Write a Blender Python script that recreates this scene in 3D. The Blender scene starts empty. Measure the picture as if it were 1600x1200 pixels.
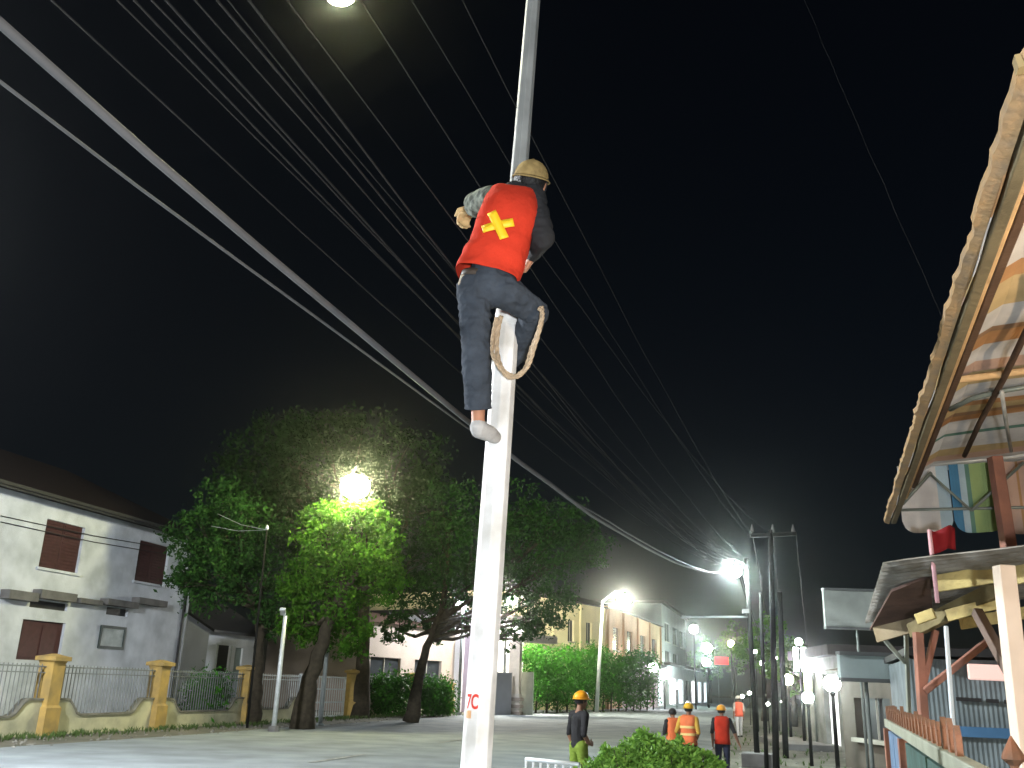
import bpy, bmesh, math, random
import numpy as np
from mathutils import Vector, Matrix, Euler, noise as mnoise

random.seed(7)
rng = np.random.default_rng(7)
D = bpy.data
scene = bpy.context.scene
COL = scene.collection
V = Vector

# ------------------------------------------------------------------ camera
FPX = 1450.0                                   # focal length in photo pixels (1600 wide)
PITCH, ROLL, YAW = math.radians(18.0), math.radians(2.0), math.radians(14.7)
CAMZ = 1.8
FH = V((-math.sin(YAW), math.cos(YAW), 0)); RH = V((math.cos(YAW), math.sin(YAW), 0)); ZZ = V((0, 0, 1))
FWD = FH * math.cos(PITCH) + ZZ * math.sin(PITCH)
UP0 = -FH * math.sin(PITCH) + ZZ * math.cos(PITCH)
RGT = RH * math.cos(ROLL) + UP0 * math.sin(ROLL)
UPV = UP0 * math.cos(ROLL) - RH * math.sin(ROLL)
EYE = V((0, 0, CAMZ))
cam_d = D.cameras.new('camera'); cam = D.objects.new('camera', cam_d); COL.objects.link(cam)
cam_d.sensor_width = 36.0; cam_d.lens = 36.0 * FPX / 1600.0
cam_d.clip_start = 0.05; cam_d.clip_end = 2000
cam.matrix_world = Matrix(((RGT.x, UPV.x, -FWD.x, EYE.x), (RGT.y, UPV.y, -FWD.y, EYE.y), (RGT.z, UPV.z, -FWD.z, EYE.z), (0, 0, 0, 1)))
scene.camera = cam

# ------------------------------------------------------------------ world: night sky, faint moonlight
world = D.worlds.new('World'); scene.world = world; world.use_nodes = True
wn = world.node_tree.nodes; wl = world.node_tree.links
sky = wn.new('ShaderNodeTexSky'); sky.sky_type = 'NISHITA'; sky.sun_disc = False
sky.sun_elevation = math.radians(48); sky.sun_rotation = math.radians(200); sky.air_density = 1.0; sky.dust_density = 0.3
wl.new(sky.outputs[0], wn['Background'].inputs[0]); wn['Background'].inputs[1].default_value = 0.0008
sun_d = D.lights.new('moonlight', 'SUN'); sun_d.energy = 0.006; sun_d.angle = math.radians(0.5); sun_d.color = (0.8, 0.88, 1.0)
sun = D.objects.new('moonlight', sun_d); COL.objects.link(sun)
sun.rotation_euler = (math.radians(42), 0, math.radians(160))

scene.view_settings.view_transform = 'Standard'; scene.view_settings.look = 'None'
scene.view_settings.exposure = 0.6; scene.view_settings.gamma = 1.0; scene.view_settings.use_curve_mapping = False
scene.render.engine = 'CYCLES'
cy = scene.cycles
cy.use_denoising = True
cy.max_bounces = 5; cy.diffuse_bounces = 2; cy.glossy_bounces = 2; cy.transmission_bounces = 3; cy.volume_bounces = 0; cy.transparent_max_bounces = 8
cy.sample_clamp_indirect = 3.0; cy.sample_clamp_direct = 0.0
cy.use_light_tree = True
cy.caustics_reflective = False; cy.caustics_refractive = False

# ------------------------------------------------------------------ placing helpers
def ray(px, py): return FWD * FPX + RGT * (px - 800) + UPV * (600 - py)
def P(px, py, f):
    r = ray(px, py); return EYE + r * (f / r.dot(FH))
def PX(px, py, X):
    r = ray(px, py); return EYE + r * (X / r.x)
def PZ(px, py, z=0.0):
    r = ray(px, py); return EYE + r * ((z - CAMZ) / r.z)
def G(px, f, z=0.0):
    b = FH * f + ZZ * (z - CAMZ); k = (px - 800) / FPX
    lat = (k * b.dot(FWD) - b.dot(RGT)) / (RH.dot(RGT) - k * RH.dot(FWD))
    return EYE + b + RH * lat
def proj(p):
    q = V(p) - EYE; d = q.dot(FWD); return 800 + FPX * q.dot(RGT) / d, 600 - FPX * q.dot(UPV) / d

# ------------------------------------------------------------------ materials
MATS = {}
def mat(name, col, rough=0.7, var=0.25, scale=8.0, bump=0.0, bscale=40.0, metal=0.0, spec=0.3, sss=0.0, trans=0.0, col2=None, detail=5.0):
    if name in MATS: return MATS[name]
    m = D.materials.new(name); m.use_nodes = True; nt = m.node_tree; n = nt.nodes; L = nt.links
    b = n['Principled BSDF']
    b.inputs['Roughness'].default_value = rough; b.inputs['Metallic'].default_value = metal
    b.inputs['Specular IOR Level'].default_value = spec
    tc = n.new('ShaderNodeTexCoord')
    if var > 0 or col2:
        nz = n.new('ShaderNodeTexNoise'); nz.inputs['Scale'].default_value = scale; nz.inputs['Detail'].default_value = detail
        L.new(tc.outputs['Object'], nz.inputs['Vector'])
        rp = n.new('ShaderNodeValToRGB'); L.new(nz.outputs['Fac'], rp.inputs[0])
        c2 = col2 or tuple(c * (1 - var) for c in col)
        rp.color_ramp.elements[0].position = 0.32; rp.color_ramp.elements[1].position = 0.66
        rp.color_ramp.elements[0].color = (*c2, 1); rp.color_ramp.elements[1].color = (*col, 1)
        L.new(rp.outputs[0], b.inputs['Base Color'])
    else:
        b.inputs['Base Color'].default_value = (*col, 1)
    if bump > 0:
        nb = n.new('ShaderNodeTexNoise'); nb.inputs['Scale'].default_value = bscale; nb.inputs['Detail'].default_value = 4
        L.new(tc.outputs['Object'], nb.inputs['Vector'])
        bp = n.new('ShaderNodeBump'); bp.inputs['Strength'].default_value = bump; bp.inputs['Distance'].default_value = 0.02
        L.new(nb.outputs['Fac'], bp.inputs['Height']); L.new(bp.outputs[0], b.inputs['Normal'])
    if trans > 0:
        t = n.new('ShaderNodeBsdfTranslucent'); t.inputs[0].default_value = (*col, 1)
        mx = n.new('ShaderNodeMixShader'); mx.inputs[0].default_value = trans
        L.new(b.outputs[0], mx.inputs[1]); L.new(t.outputs[0], mx.inputs[2]); L.new(mx.outputs[0], n['Material Output'].inputs[0])
    MATS[name] = m; return m
def emit(name, col, s):
    if name in MATS: return MATS[name]
    m = D.materials.new(name); m.use_nodes = True; b = m.node_tree.nodes['Principled BSDF']
    b.inputs['Base Color'].default_value = (col[0] * .7, col[1] * .7, col[2] * .7, 1); b.inputs['Emission Color'].default_value = (*col, 1); b.inputs['Emission Strength'].default_value = s
    MATS[name] = m; return m

# ------------------------------------------------------------------ mesh builder
class MB:
    def __init__(s): s.v = []; s.f = []; s.m = []
    def add(s, vs, fs, mi=0):
        o = len(s.v); s.v += [tuple(v) for v in vs]; s.f += [tuple(i + o for i in f) for f in fs]; s.m += [mi] * len(fs)
    def hexa(s, c, mi=0):          # 8 corners: bottom loop 0-3, top loop 4-7
        s.add(c, [(0, 3, 2, 1), (4, 5, 6, 7), (0, 1, 5, 4), (1, 2, 6, 5), (2, 3, 7, 6), (3, 0, 4, 7)], mi)
    def box(s, x0, x1, y0, y1, z0, z1, mi=0):
        s.hexa([(x0, y0, z0), (x1, y0, z0), (x1, y1, z0), (x0, y1, z0), (x0, y0, z1), (x1, y0, z1), (x1, y1, z1), (x0, y1, z1)], mi)
    def beam(s, a, b, w, h, up=(0, 0, 1), mi=0):   # w across, h along up
        a = V(a); b = V(b); d = (b - a).normalized(); u = V(up); sd = d.cross(u)
        if sd.length < 1e-4: u = V((1, 0, 0)); sd = d.cross(u)
        sd.normalize(); u = sd.cross(d).normalized(); sd *= w / 2; u *= h / 2
        s.hexa([a - sd - u, a + sd - u, a + sd + u, a - sd + u, b - sd - u, b + sd - u, b + sd + u, b - sd + u][0:4] + [b - sd - u, b + sd - u, b + sd + u, b - sd + u], mi)
    def tube(s, pts, r, n=8, mi=0, cap=True):
        pts = [V(p) for p in pts]; rs = r if isinstance(r, (list, tuple)) else [r] * len(pts)
        ref = V((0.31, 0.17, 0.93)); vs = []; fs = []
        pu = None
        for i, p in enumerate(pts):
            d = (pts[min(i + 1, len(pts) - 1)] - pts[max(i - 1, 0)]).normalized()
            u = (pu - d * pu.dot(d)) if pu else ref - d * ref.dot(d)
            if u.length < 1e-4: u = V((1, 0, 0)) - d * d.x
            u.normalize(); pu = u; w = d.cross(u)
            for k in range(n):
                a = 2 * math.pi * k / n; vs.append(p + (u * math.cos(a) + w * math.sin(a)) * rs[i])
        for i in range(len(pts) - 1):
            for k in range(n): fs.append((i * n + k, i * n + (k + 1) % n, (i + 1) * n + (k + 1) % n, (i + 1) * n + k))
        if cap: fs.append(tuple(range(n - 1, -1, -1))); fs.append(tuple(range((len(pts) - 1) * n, len(pts) * n)))
        s.add(vs, fs, mi)
    def ball(s, c, r, nu=12, nv=8, mi=0, rot=None):
        c = V(c); rr = r if isinstance(r, (list, tuple)) else (r, r, r); vs = []; fs = []
        for j in range(nv + 1):
            t = math.pi * j / nv
            for k in range(nu):
                a = 2 * math.pi * k / nu; q = V((rr[0] * math.sin(t) * math.cos(a), rr[1] * math.sin(t) * math.sin(a), rr[2] * math.cos(t)))
                vs.append(c + (rot @ q if rot else q))
        for j in range(nv):
            for k in range(nu): fs.append((j * nu + k, (j + 1) * nu + k, (j + 1) * nu + (k + 1) % nu, j * nu + (k + 1) % nu))
        s.add(vs, fs, mi)
    def build(s, name, mats, parent=None, smooth=False, bevel=0.0):
        me = D.meshes.new(name); me.from_pydata(s.v, [], s.f)
        for m in (mats if isinstance(mats, (list, tuple)) else [mats]): me.materials.append(m)
        me.polygons.foreach_set('material_index', s.m)
        if smooth: me.polygons.foreach_set('use_smooth', [True] * len(me.polygons))
        me.update()
        o = D.objects.new(name, me); COL.objects.link(o)
        if parent is not None: adopt(o, parent)
        if bevel > 0:
            bv = o.modifiers.new('bevel', 'BEVEL'); bv.width = bevel; bv.segments = 2; bv.limit_method = 'ANGLE'
        return o
LOC = {}
def adopt(o, parent):                 # keep the mesh where it was built although the parent sits elsewhere
    o.parent = parent
    p = parent; off = V((0, 0, 0))
    while p is not None: off += p.location; p = p.parent
    o.location = o.location - off
def thing(name, label, cat, loc=(0, 0, 0), group=None):
    o = D.objects.new(name, None); COL.objects.link(o); o.location = loc; o.empty_display_size = 0.2
    o['label'] = label; o['category'] = cat
    if group: o['group'] = group
    return o
def tag(o, label, cat, group=None):
    o['label'] = label; o['category'] = cat
    if group: o['group'] = group
    return o
def struct(o): o['kind'] = 'structure'; return o
def share(name, me, parent, loc, rot=None, scale=None):
    o = D.objects.new(name, me); COL.objects.link(o); o.location = loc
    if rot: o.rotation_euler = rot
    if scale: o.scale = scale
    adopt(o, parent); return o
def recenter(o):                      # move a top-level mesh's origin to its base
    me = o.data; n = len(me.vertices); a = np.empty(n * 3); me.vertices.foreach_get('co', a); a = a.reshape(-1, 3)
    c = np.array([(a[:, 0].min() + a[:, 0].max()) / 2, (a[:, 1].min() + a[:, 1].max()) / 2, a[:, 2].min()])
    me.vertices.foreach_set('co', (a - c).ravel()); o.location = V(c); return o
# ================================================================== SETTING
def sheet(name, x0, x1, y0, y1, z, m, n=1):
    b = MB(); b.add([(x0, y0, z), (x1, y0, z), (x1, y1, z), (x0, y1, z)], [(0, 1, 2, 3)]); return struct(b.build(name, m))
sheet('ground', -300, 300, -120, 600, 0.0, mat('dirt', (0.17, 0.16, 0.13), 0.95, 0.45, 0.9, 0.4, 14, col2=(0.09, 0.095, 0.07)))
asph = mat('asphalt', (0.29, 0.325, 0.345), 0.8, 0.4, 0.8, 0.8, 40, spec=0.2, detail=14, col2=(0.19, 0.215, 0.23))
b = MB()
ys = [-60 + 4 * i for i in range(116)]
vs = []
for y in ys:
    e0 = -17.4 + 0.35 * mnoise.noise(V((y * 0.13, 0, 0))); e1 = -1.55 + 0.15 * mnoise.noise(V((y * 0.3, 7, 0)))
    vs += [(e0, y, 0.006), (e0 * 0.5 + e1 * 0.5, y, 0.06), (e1, y, 0.006)]
fs = []
for i in range(len(ys) - 1):
    fs += [(3 * i, 3 * i + 1, 3 * i + 4, 3 * i + 3), (3 * i + 1, 3 * i + 2, 3 * i + 5, 3 * i + 4)]
b.add(vs, fs); struct(b.build('road', asph, smooth=True))
b = MB()
for i in range(40):
    y0 = 2 + i * 9.0
    b.add([(-9.55, y0, 0.072), (-9.4, y0, 0.072), (-9.4, y0 + 3, 0.072), (-9.55, y0 + 3, 0.072)], [(0, 1, 2, 3)])
o = b.build('lane_marking', mat('worn_paint', (0.35, 0.36, 0.34), 0.8, 0.6, 5.0, col2=(0.12, 0.125, 0.125))); struct(o)

# gravel / litter of the far verge
peb = D.meshes.new('pebble'); bmp = bmesh.new(); bmesh.ops.create_icosphere(bmp, subdivisions=1, radius=1.0)
for v in bmp.verts: v.co *= 1 + 0.25 * mnoise.noise(v.co * 2); v.co.z *= 0.6
bmp.to_mesh(peb); bmp.free()
b = MB()
tmpl = [tuple(v.co) for v in peb.vertices]; tf = [tuple(p.vertices) for p in peb.polygons]
for i in range(1100):
    if i % 3: x = random.uniform(-19.8, -17.0); y = random.uniform(14, 62)
    else: x = random.uniform(-1.4, 3.0); y = random.uniform(4, 40)
    s = random.uniform(0.012, 0.05)
    b.add([(x + q[0] * s, y + q[1] * s, 0.004 + s * 0.3 + q[2] * s) for q in tmpl], tf)
o = b.build('gravel', mat('gravel', (0.3, 0.29, 0.26), 0.9, 0.4, 3)); o['kind'] = 'stuff'; o['label'] = 'loose gravel along the road verges'; o['category'] = 'gravel'
# grass tufts
def tufts(name, label, pts, h, m):
    b = MB()
    for (x, y) in pts:
        for k in range(7):
            a = random.uniform(0, 6.28); l = h * random.uniform(0.5, 1.2); w = 0.012 + 0.004 * random.random()
            dx, dy = math.cos(a), math.sin(a); lx = random.uniform(0.1, 0.7) * l
            b.add([(x - dy * w, y + dx * w, 0), (x + dy * w, y - dx * w, 0), (x + dx * lx * 0.4 + dy * w * .7, y + dy * lx * 0.4 - dx * w * .7, l * 0.6), (x + dx * lx, y + dy * lx, l)], [(0, 1, 2), (0, 2, 3)])
    o = b.build(name, m); o['kind'] = 'stuff'; o['label'] = label; o['category'] = 'grass'; return o
grass_m = mat('grass_blade', (0.09, 0.15, 0.04), 0.7, 0.4, 2, trans=0.2)
tufts('verge_grass', 'short weeds along the foot of the cream wall', [(random.gauss(-19.2, 0.35), random.uniform(14, 60)) for _ in range(900)], 0.16, grass_m)
tufts('kerb_grass', 'weeds on the dirt verge beside the utility poles', [(random.uniform(-1.2, 2.2), random.uniform(7, 60)) for _ in range(260)], 0.12, grass_m)

# ================================================================== LEFT: boundary wall with pillars and railings  (line X = FX)
FX = -20.0
cream = mat('cream_render', (0.60, 0.57, 0.38), 0.85, 0.3, 1.6, 0.3, 30, col2=(0.34, 0.33, 0.23), detail=9)
ochre = mat('ochre_paint', (0.47, 0.31, 0.09), 0.85, 0.3, 2.5, 0.3, 30, col2=(0.28, 0.20, 0.08), detail=10)
iron = mat('painted_iron', (0.27, 0.29, 0.29), 0.5, 0.3, 6, metal=0.3)
iron_w = mat('pale_iron', (0.62, 0.66, 0.68), 0.45, 0.2, 6, metal=0.2)
barm = MB(); barm.box(-0.011, 0.011, -0.011, 0.011, 0, 1.0); bar_o = barm.build('bar_source', iron); bar_me = bar_o.data; D.objects.remove(bar_o)
barm = MB(); barm.box(-0.011, 0.011, -0.011, 0.011, 0, 1.0); bar_o = barm.build('bar_source', iron_w); barw_me = bar_o.data; D.objects.remove(bar_o)
def fy(px, py=1130): return PX(px, py, FX).y
pil_px = [-110, 66, 238, 378]
wall = thing('boundary_wall', 'cream wall with scalloped top, ochre pillars and dark railings before the white house', 'wall', (FX, fy(66), 0))
cap_z = 2.3
def pillar(par, y, w=0.5, h=2.25):
    b = MB()
    z = [0, 0.75, 0.82, h - 0.28, h - 0.2]; hw = [w / 2 + .06, w / 2 + .06, w / 2, w / 2, w / 2 + .03]
    for i in range(len(z) - 1):
        a0, a1 = hw[i], hw[i + 1]
        b.hexa([(FX - a0, y - a0, z[i]), (FX + a0, y - a0, z[i]), (FX + a0, y + a0, z[i]), (FX - a0, y + a0, z[i]), (FX - a1, y - a1, z[i + 1]), (FX + a1, y - a1, z[i + 1]), (FX + a1, y + a1, z[i + 1]), (FX - a1, y + a1, z[i + 1])])
    p = b.build('pillar', ochre, par)
    b = MB(); a = w / 2 + .1
    b.box(FX - a, FX + a, y - a, y + a, h - 0.199, h - 0.08); b.hexa([(FX - a + .03, y - a + .03, h - .08), (FX + a - .03, y - a + .03, h - .08), (FX + a - .03, y + a - .03, h - .08), (FX - a + .03, y + a - .03, h - .08)] + [(FX - .05, y - .05, h), (FX + .05, y - .05, h), (FX + .05, y + .05, h), (FX - .05, y + .05, h)])
    b.build('pillar_cap', ochre, p)
def bay(par, y0, y1, low=0.5, high=0.95, top=1.9, step=0.16, me=bar_me, im=iron, scal=True):
    L = y1 - y0; n = 24; prof = []
    for i in range(n + 1):
        t = i / n; e = min(t, 1 - t) * L
        k = 0.0 if e < 0.55 else (min(1, (e - 0.55) / 0.6))
        prof.append((y0 + t * L, (high + (low - high) * (k * k * (3 - 2 * k))) if scal else low))
    b = MB(); vs = []; 
    for (y, z) in prof: vs += [(FX - .09, y, 0), (FX + .09, y, 0), (FX + .09, y, z), (FX - .09, y, z)]
    fs = []
    for i in range(n):
        for k in range(4): fs.append((4 * i + k, 4 * i + (k + 1) % 4, 4 * i + 4 + (k + 1) % 4, 4 * i + 4 + k))
    b.add(vs, fs); w = b.build('wall_panel', cream, par)
    b = MB()
    for i in range(n):
        (ya, za), (yb, zb) = prof[i], prof[i + 1]
        b.hexa([(FX - .13, ya, za), (FX + .13, ya, za), (FX + .13, yb, zb), (FX - .13, yb, zb), (FX - .13, ya, za + .06), (FX + .13, ya, za + .06), (FX + .13, yb, zb + .06), (FX - .13, yb, zb + .06)])
    b.build('coping', mat('coping_dark', (0.22, 0.21, 0.17), 0.9, 0.4, 3), w)
    b = MB(); b.box(FX - .02, FX + .02, y0, y1, top - .04, top); b.box(FX - .02, FX + .02, y0, y1, top - .2, top - .17)
    b.build('railing', im, par)
    k = int(L / step)
    for i in range(1, k):
        y = y0 + L * i / k; t = i / k
        z = np.interp(y, [p[0] for p in prof], [p[1] for p in prof]) + .06
        share('bar', me, par, (FX, y, z), scale=(1, 1, top + .05 - z))
for px in pil_px: pillar(wall, fy(px))
for a, c in zip(pil_px[:-1], pil_px[1:]): bay(wall, fy(a) + .26, fy(c) - .26)
# paler section next to it
ya = fy(378) + .3; yb = fy(462)
w2 = thing('boundary_wall', 'short cream wall with pale white railing beside the tree trunk', 'wall', (FX, ya, 0))
bay(w2, ya, yb, me=barw_me, im=iron_w, step=0.2)
b = MB(); b.box(FX - .06, FX + .06, yb, yb + .14, 0, 2.0); b.build('end_post', iron_w, w2)
# metal gate
g0, g1 = fy(484), fy(534)
gate = thing('gate', 'pale metal driveway gate of vertical bars between tree trunk and ochre pillar', 'gate', (FX, g0, 0))
b = MB()
for z in (0.12, 0.75, 1.35, 1.9): b.box(FX - .025, FX + .025, g0, g1, z - .03, z + .03)
b.box(FX - .03, FX + .03, g0 - .05, g0, 0.05, 1.95); b.box(FX - .03, FX + .03, g1, g1 + .05, 0.05, 1.95); b.build('gate_frame', iron_w, gate)
for i in range(1, 14): share('bar', barw_me, gate, (FX + .04, g0 + (g1 - g0) * i / 14, .1), scale=(1, 1, 1.85))
# second run of wall after the gate
w3 = thing('boundary_wall', 'cream wall and railing with two ochre pillars beyond the gate', 'wall', (FX, fy(550), 0))
for px in (548, 640): pillar(w3, fy(px), 0.6, 2.35)
bay(w3, fy(548) + .33, fy(640) - .33, 0.8, 1.0, 2.05, 0.25, barw_me, iron_w)
bay(w3, fy(640) + .33, fy(694), 0.95, 0.95, 1.9, 0.4, barw_me, iron_w, False)
pillar(w3, fy(700), 0.5, 1.9)
bay(w3, fy(700) + .28, fy(745), 0.95, 0.95, 1.7, 0.45, bar_me, iron, False)

# ================================================================== LEFT: white house
HX = -26.0
hy = lambda px, py: PX(px, py, HX)
corner = hy(283, 980).y
white = mat('white_render', (0.64, 0.67, 0.73), 0.9, 0.2, 1.1, 0.3, 30, col2=(0.42, 0.45, 0.49), detail=12)
brown = mat('brown_shutter', (0.075, 0.03, 0.03), 0.6, 0.3, 6)
roofm = mat('red_roof_tile', (0.012, 0.004, 0.005), 0.85, 0.4, 4)
dark = mat('dark_void', (0.03, 0.03, 0.032), 0.6, 0.2, 4)
ledge = mat('stained_concrete', (0.17, 0.165, 0.16), 0.9, 0.4, 2)
eave = PX(262, 832, HX).z
house = thing('house', 'white two-storey house with brown shutters and dark red roof', 'house', (HX - 4, corner - 8, 0))
Y0, Y1 = corner - 17, corner
def opening_rect(px0, py0, px1, py1, X):
    m = (px0 + px1) / 2, (py0 + py1) / 2
    return PX(px0, m[1], X).y, PX(px1, m[1], X).y, PX(m[0], py1, X).z, PX(m[0], py0, X).z
wins = {'shutter_a': (66, 816, 128, 892), 'shutter_b': (214, 848, 262, 912), 'vent_a': (46, 940, 106, 952), 'vent_b': (166, 950, 200, 962), 'door': (30, 970, 98, 1032), 'frame': (154, 978, 194, 1014)}
R_ = {k: opening_rect(*v, HX) for k, v in wins.items()}
R_['shutter_c'] = (R_['shutter_a'][0] - 6.2, R_['shutter_a'][1] - 6.2, R_['shutter_a'][2], R_['shutter_a'][3])
def wall_with_holes(b, X, y0, y1, z0, z1, rects, th=0.2, mi=0):
    ysx = sorted({y0, y1, *[r[0] for r in rects], *[r[1] for r in rects]}); zsx = sorted({z0, z1, *[r[2] for r in rects], *[r[3] for r in rects]})
    for i in range(len(ysx) - 1):
        for j in range(len(zsx) - 1):
            cy_, cz_ = (ysx[i] + ysx[i + 1]) / 2, (zsx[j] + zsx[j + 1]) / 2
            if any(r[0] < cy_ < r[1] and r[2] < cz_ < r[3] for r in rects): continue
            b.add([(X, ysx[i], zsx[j]), (X, ysx[i + 1], zsx[j]), (X, ysx[i + 1], zsx[j + 1]), (X, ysx[i], zsx[j + 1])], [(0, 1, 2, 3)], mi)
    for r in rects:
        q = [(r[0], r[2]), (r[1], r[2]), (r[1], r[3]), (r[0], r[3])]
        for k in range(4):
            a, c = q[k], q[(k + 1) % 4]
            b.add([(X, a[0], a[1]), (X, c[0], c[1]), (X - th, c[0], c[1]), (X - th, a[0], a[1])], [(0, 1, 2, 3)], mi)
b = MB(); rects = [R_[k] for k in R_ if k != 'frame']
wall_with_holes(b, HX, Y0, Y1, 0, eave, rects)
b.add([(HX, Y1, 0), (HX - 9, Y1, 0), (HX - 9, Y1, eave), (HX, Y1, eave)], [(0, 1, 2, 3)])
b.add([(HX, Y0, 0), (HX - 9, Y0, 0), (HX - 9, Y0, eave), (HX, Y0, eave)], [(3, 2, 1, 0)])
b.build('wall', white, house)
for k in ('shutter_a', 'shutter_b', 'shutter_c'):
    r = R_[k]; b = MB(); ym = (r[0] + r[1]) / 2
    b.box(HX - .19, HX - .12, r[0], ym - .015, r[2], r[3]); b.box(HX - .19, HX - .12, ym + .015, r[1], r[2], r[3])
    w = b.build('shutter', brown, house)
    for j in range(14):
        z = r[2] + .08 + (r[3] - r[2] - .16) * j / 13
        for (p, q) in ((r[0] + .08, ym - .09), (ym + .09, r[1] - .08)):
            b2 = MB(); b2.hexa([(HX - .12, p, z - .04), (HX - .085, p, z - .05), (HX - .085, q, z - .05), (HX - .12, q, z - .04), (HX - .13, p, z + .03), (HX - .12, p, z + .035), (HX - .12, q, z + .035), (HX - .13, q, z + .03)])
            b2.build('slat', brown, w)
    b = MB(); b.box(HX - .02, HX + .1, r[0] - .12, r[1] + .12, r[2] - .1, r[2] - .003); b.build('sill', white, house)
r = R_['door']; b = MB(); b.box(HX - .19, HX - .12, r[0], r[1], r[2], r[3]); d = b.build('door', brown, house)
b = MB(); b.box(HX - .117, HX - .09, r[0] + .12, (r[0] + r[1]) / 2 - .05, r[2] + .1, r[3] - .15); b.box(HX - .117, HX - .09, (r[0] + r[1]) / 2 + .05, r[1] - .12, r[2] + .1, r[3] - .15); b.build('door_panel', brown, d)
for k in ('vent_a', 'vent_b'):
    r = R_[k]; b = MB(); b.box(HX - .19, HX - .12, r[0], r[1], r[2], r[3]); b.build('vent', dark, house)
for (a, c) in (((0, 914), (48, 938)), ((50, 918), (108, 938)), ((112, 936), (148, 944)), ((155, 938), (205, 948)), ((205, 936), (250, 946))):
    r = opening_rect(a[0], a[1], c[0], c[1], HX); h = min(.32, r[3] - r[2])
    b = MB(); b.box(HX + .003, HX + .42, r[0], r[1], r[2], r[2] + h); b.build('concrete_ledge', ledge, house, bevel=.02)
r = R_['frame']; b = MB()
for q in ((r[0], r[1], r[2], r[2] + .1), (r[0], r[1], r[3] - .1, r[3]), (r[0], r[0] + .1, r[2] + .1, r[3] - .1), (r[1] - .1, r[1], r[2] + .1, r[3] - .1)): b.box(HX + .003, HX + .06, *q)
w = b.build('window_frame', mat('dark_green_frame', (0.03, 0.05, 0.05), .5, .2, 4), house)
b = MB(); b.box(HX + .004, HX + .02, r[0] + .1, r[1] - .1, r[2] + .1, r[3] - .1); b.build('pane', mat('pale_pane', (0.55, 0.6, 0.6), 0.25, 0.5, 1.5, col2=(0.25, 0.28, 0.28)), w)
# roof: hipped, overhanging
b = MB(); ov = 0.8; rz = eave + 2.6
e = [(HX + ov, Y0 - ov, eave - .02), (HX + ov, Y1 + ov, eave - .02), (HX - 9 - ov, Y1 + ov, eave - .02), (HX - 9 - ov, Y0 - ov, eave - .02)]
rg = [(HX - 4.5, Y0 + 4, rz), (HX - 4.5, Y1 - 4, rz)]
b.add(e + rg, [(0, 1, 5, 4), (1, 2, 5), (2, 3, 4, 5), (3, 0, 4), (3, 2, 1, 0)]); rf = b.build('roof', roofm, house)
b = MB(); b.box(HX + ov - .02, HX + ov + .1, Y0 - ov, Y1 + ov, eave - .16, eave + .02); b.build('fascia', dark, rf)
b = MB(); b.box(HX + ov + .11, HX + ov + .22, Y0 - ov, Y1 + ov, eave - .1, eave + .02); b.build('gutter', dark, rf)
b = MB(); b.tube([(HX + .12, Y1 + .05, eave - .1), (HX + .12, Y1 + .12, eave - .5), (HX + .1, Y1 + .1, 0)], .06, 8); b.build('downpipe', mat('grey_pipe', (0.42, 0.44, 0.45), .6, .2, 3), house, smooth=True)
b = MB(); b.tube([(HX + .02, Y1 - .06, eave - .1), (HX + .03, Y1 - .06, 0)], .05, 6); b.build('cable_duct', dark, house)
for zz in (.0, .32):
    b = MB(); p0 = PX(0, 806 + zz * 30, HX); p1 = PX(258, 856 + zz * 30, HX)
    b.tube([(HX + .03, p0.y, p0.z), (HX + .03, (p0.y + p1.y) / 2, (p0.z + p1.z) / 2 - .08), (HX + .03, p1.y, p1.z)], .018, 5); b.build('wall_cable', dark, house)

# ================================================================== LEFT: small white house further on
SX = -30.0
sc_ = PX(400, 1060, SX)
sh = thing('house', 'small single-storey white house with dark gabled roof behind the railing', 'house', (SX - 3, PX(360, 1080, SX).y, 0))
a0 = PX(318, 1060, SX).y; a1 = PX(398, 1060, SX).y; ez = PX(360, 985, SX).z
dr = opening_rect(338, 1008, 358, 1052, SX); dr2 = opening_rect(364, 1012, 376, 1085, SX); dr2 = (dr2[0], dr2[1], .1, dr2[3])
b = MB(); wall_with_holes(b, SX, a0, a1, 0, ez, [dr, dr2])
b.add([(SX, a0, 0), (SX - 6, a0, 0), (SX - 6, a0, ez), (SX - 3, a0, ez + 1.6), (SX, a0, ez)], [(4, 3, 2, 1, 0)])
b.add([(SX, a1, 0), (SX - 6, a1, 0), (SX - 6, a1, ez), (SX - 3, a1, ez + 1.6), (SX, a1, ez)], [(0, 1, 2, 3, 4)])
b.build('wall', mat('bluish_white', (0.78, 0.80, 0.86), .85, .15, 1), sh)
b = MB(); b.box(SX - .18, SX - .12, dr[0], dr[1], dr[2], dr[3]); b.build('window', dark, sh)
for q in ((dr[0] - .1, dr[0], dr[2], dr[3]), (dr[1], dr[1] + .1, dr[2], dr[3])):
    b = MB(); b.box(SX + .002, SX + .06, *q); b.build('window_jamb', iron_w, sh)
b = MB(); b.box(SX - .18, SX - .12, *dr2); b.build('door', mat('grey_door', (0.3, 0.36, 0.36), .5, .2, 3), sh)
b = MB()
for s in (0, 1):
    x0, x1 = (SX + .6, SX - 3) if s == 0 else (SX - 6.6, SX - 3)
    b.add([(x0, a0 - .5, ez - .25), (x0, a1 + .5, ez - .25), (x1, a1 + .5, ez + 1.65), (x1, a0 - .5, ez + 1.65)] + [(x0, a0 - .5, ez - .1), (x0, a1 + .5, ez - .1), (x1, a1 + .5, ez + 1.8), (x1, a0 - .5, ez + 1.8)], [(0, 1, 2, 3), (7, 6, 5, 4), (0, 4, 5, 1), (0, 3, 7, 4), (1, 5, 6, 2)])
b.build('roof', dark, sh)

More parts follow.
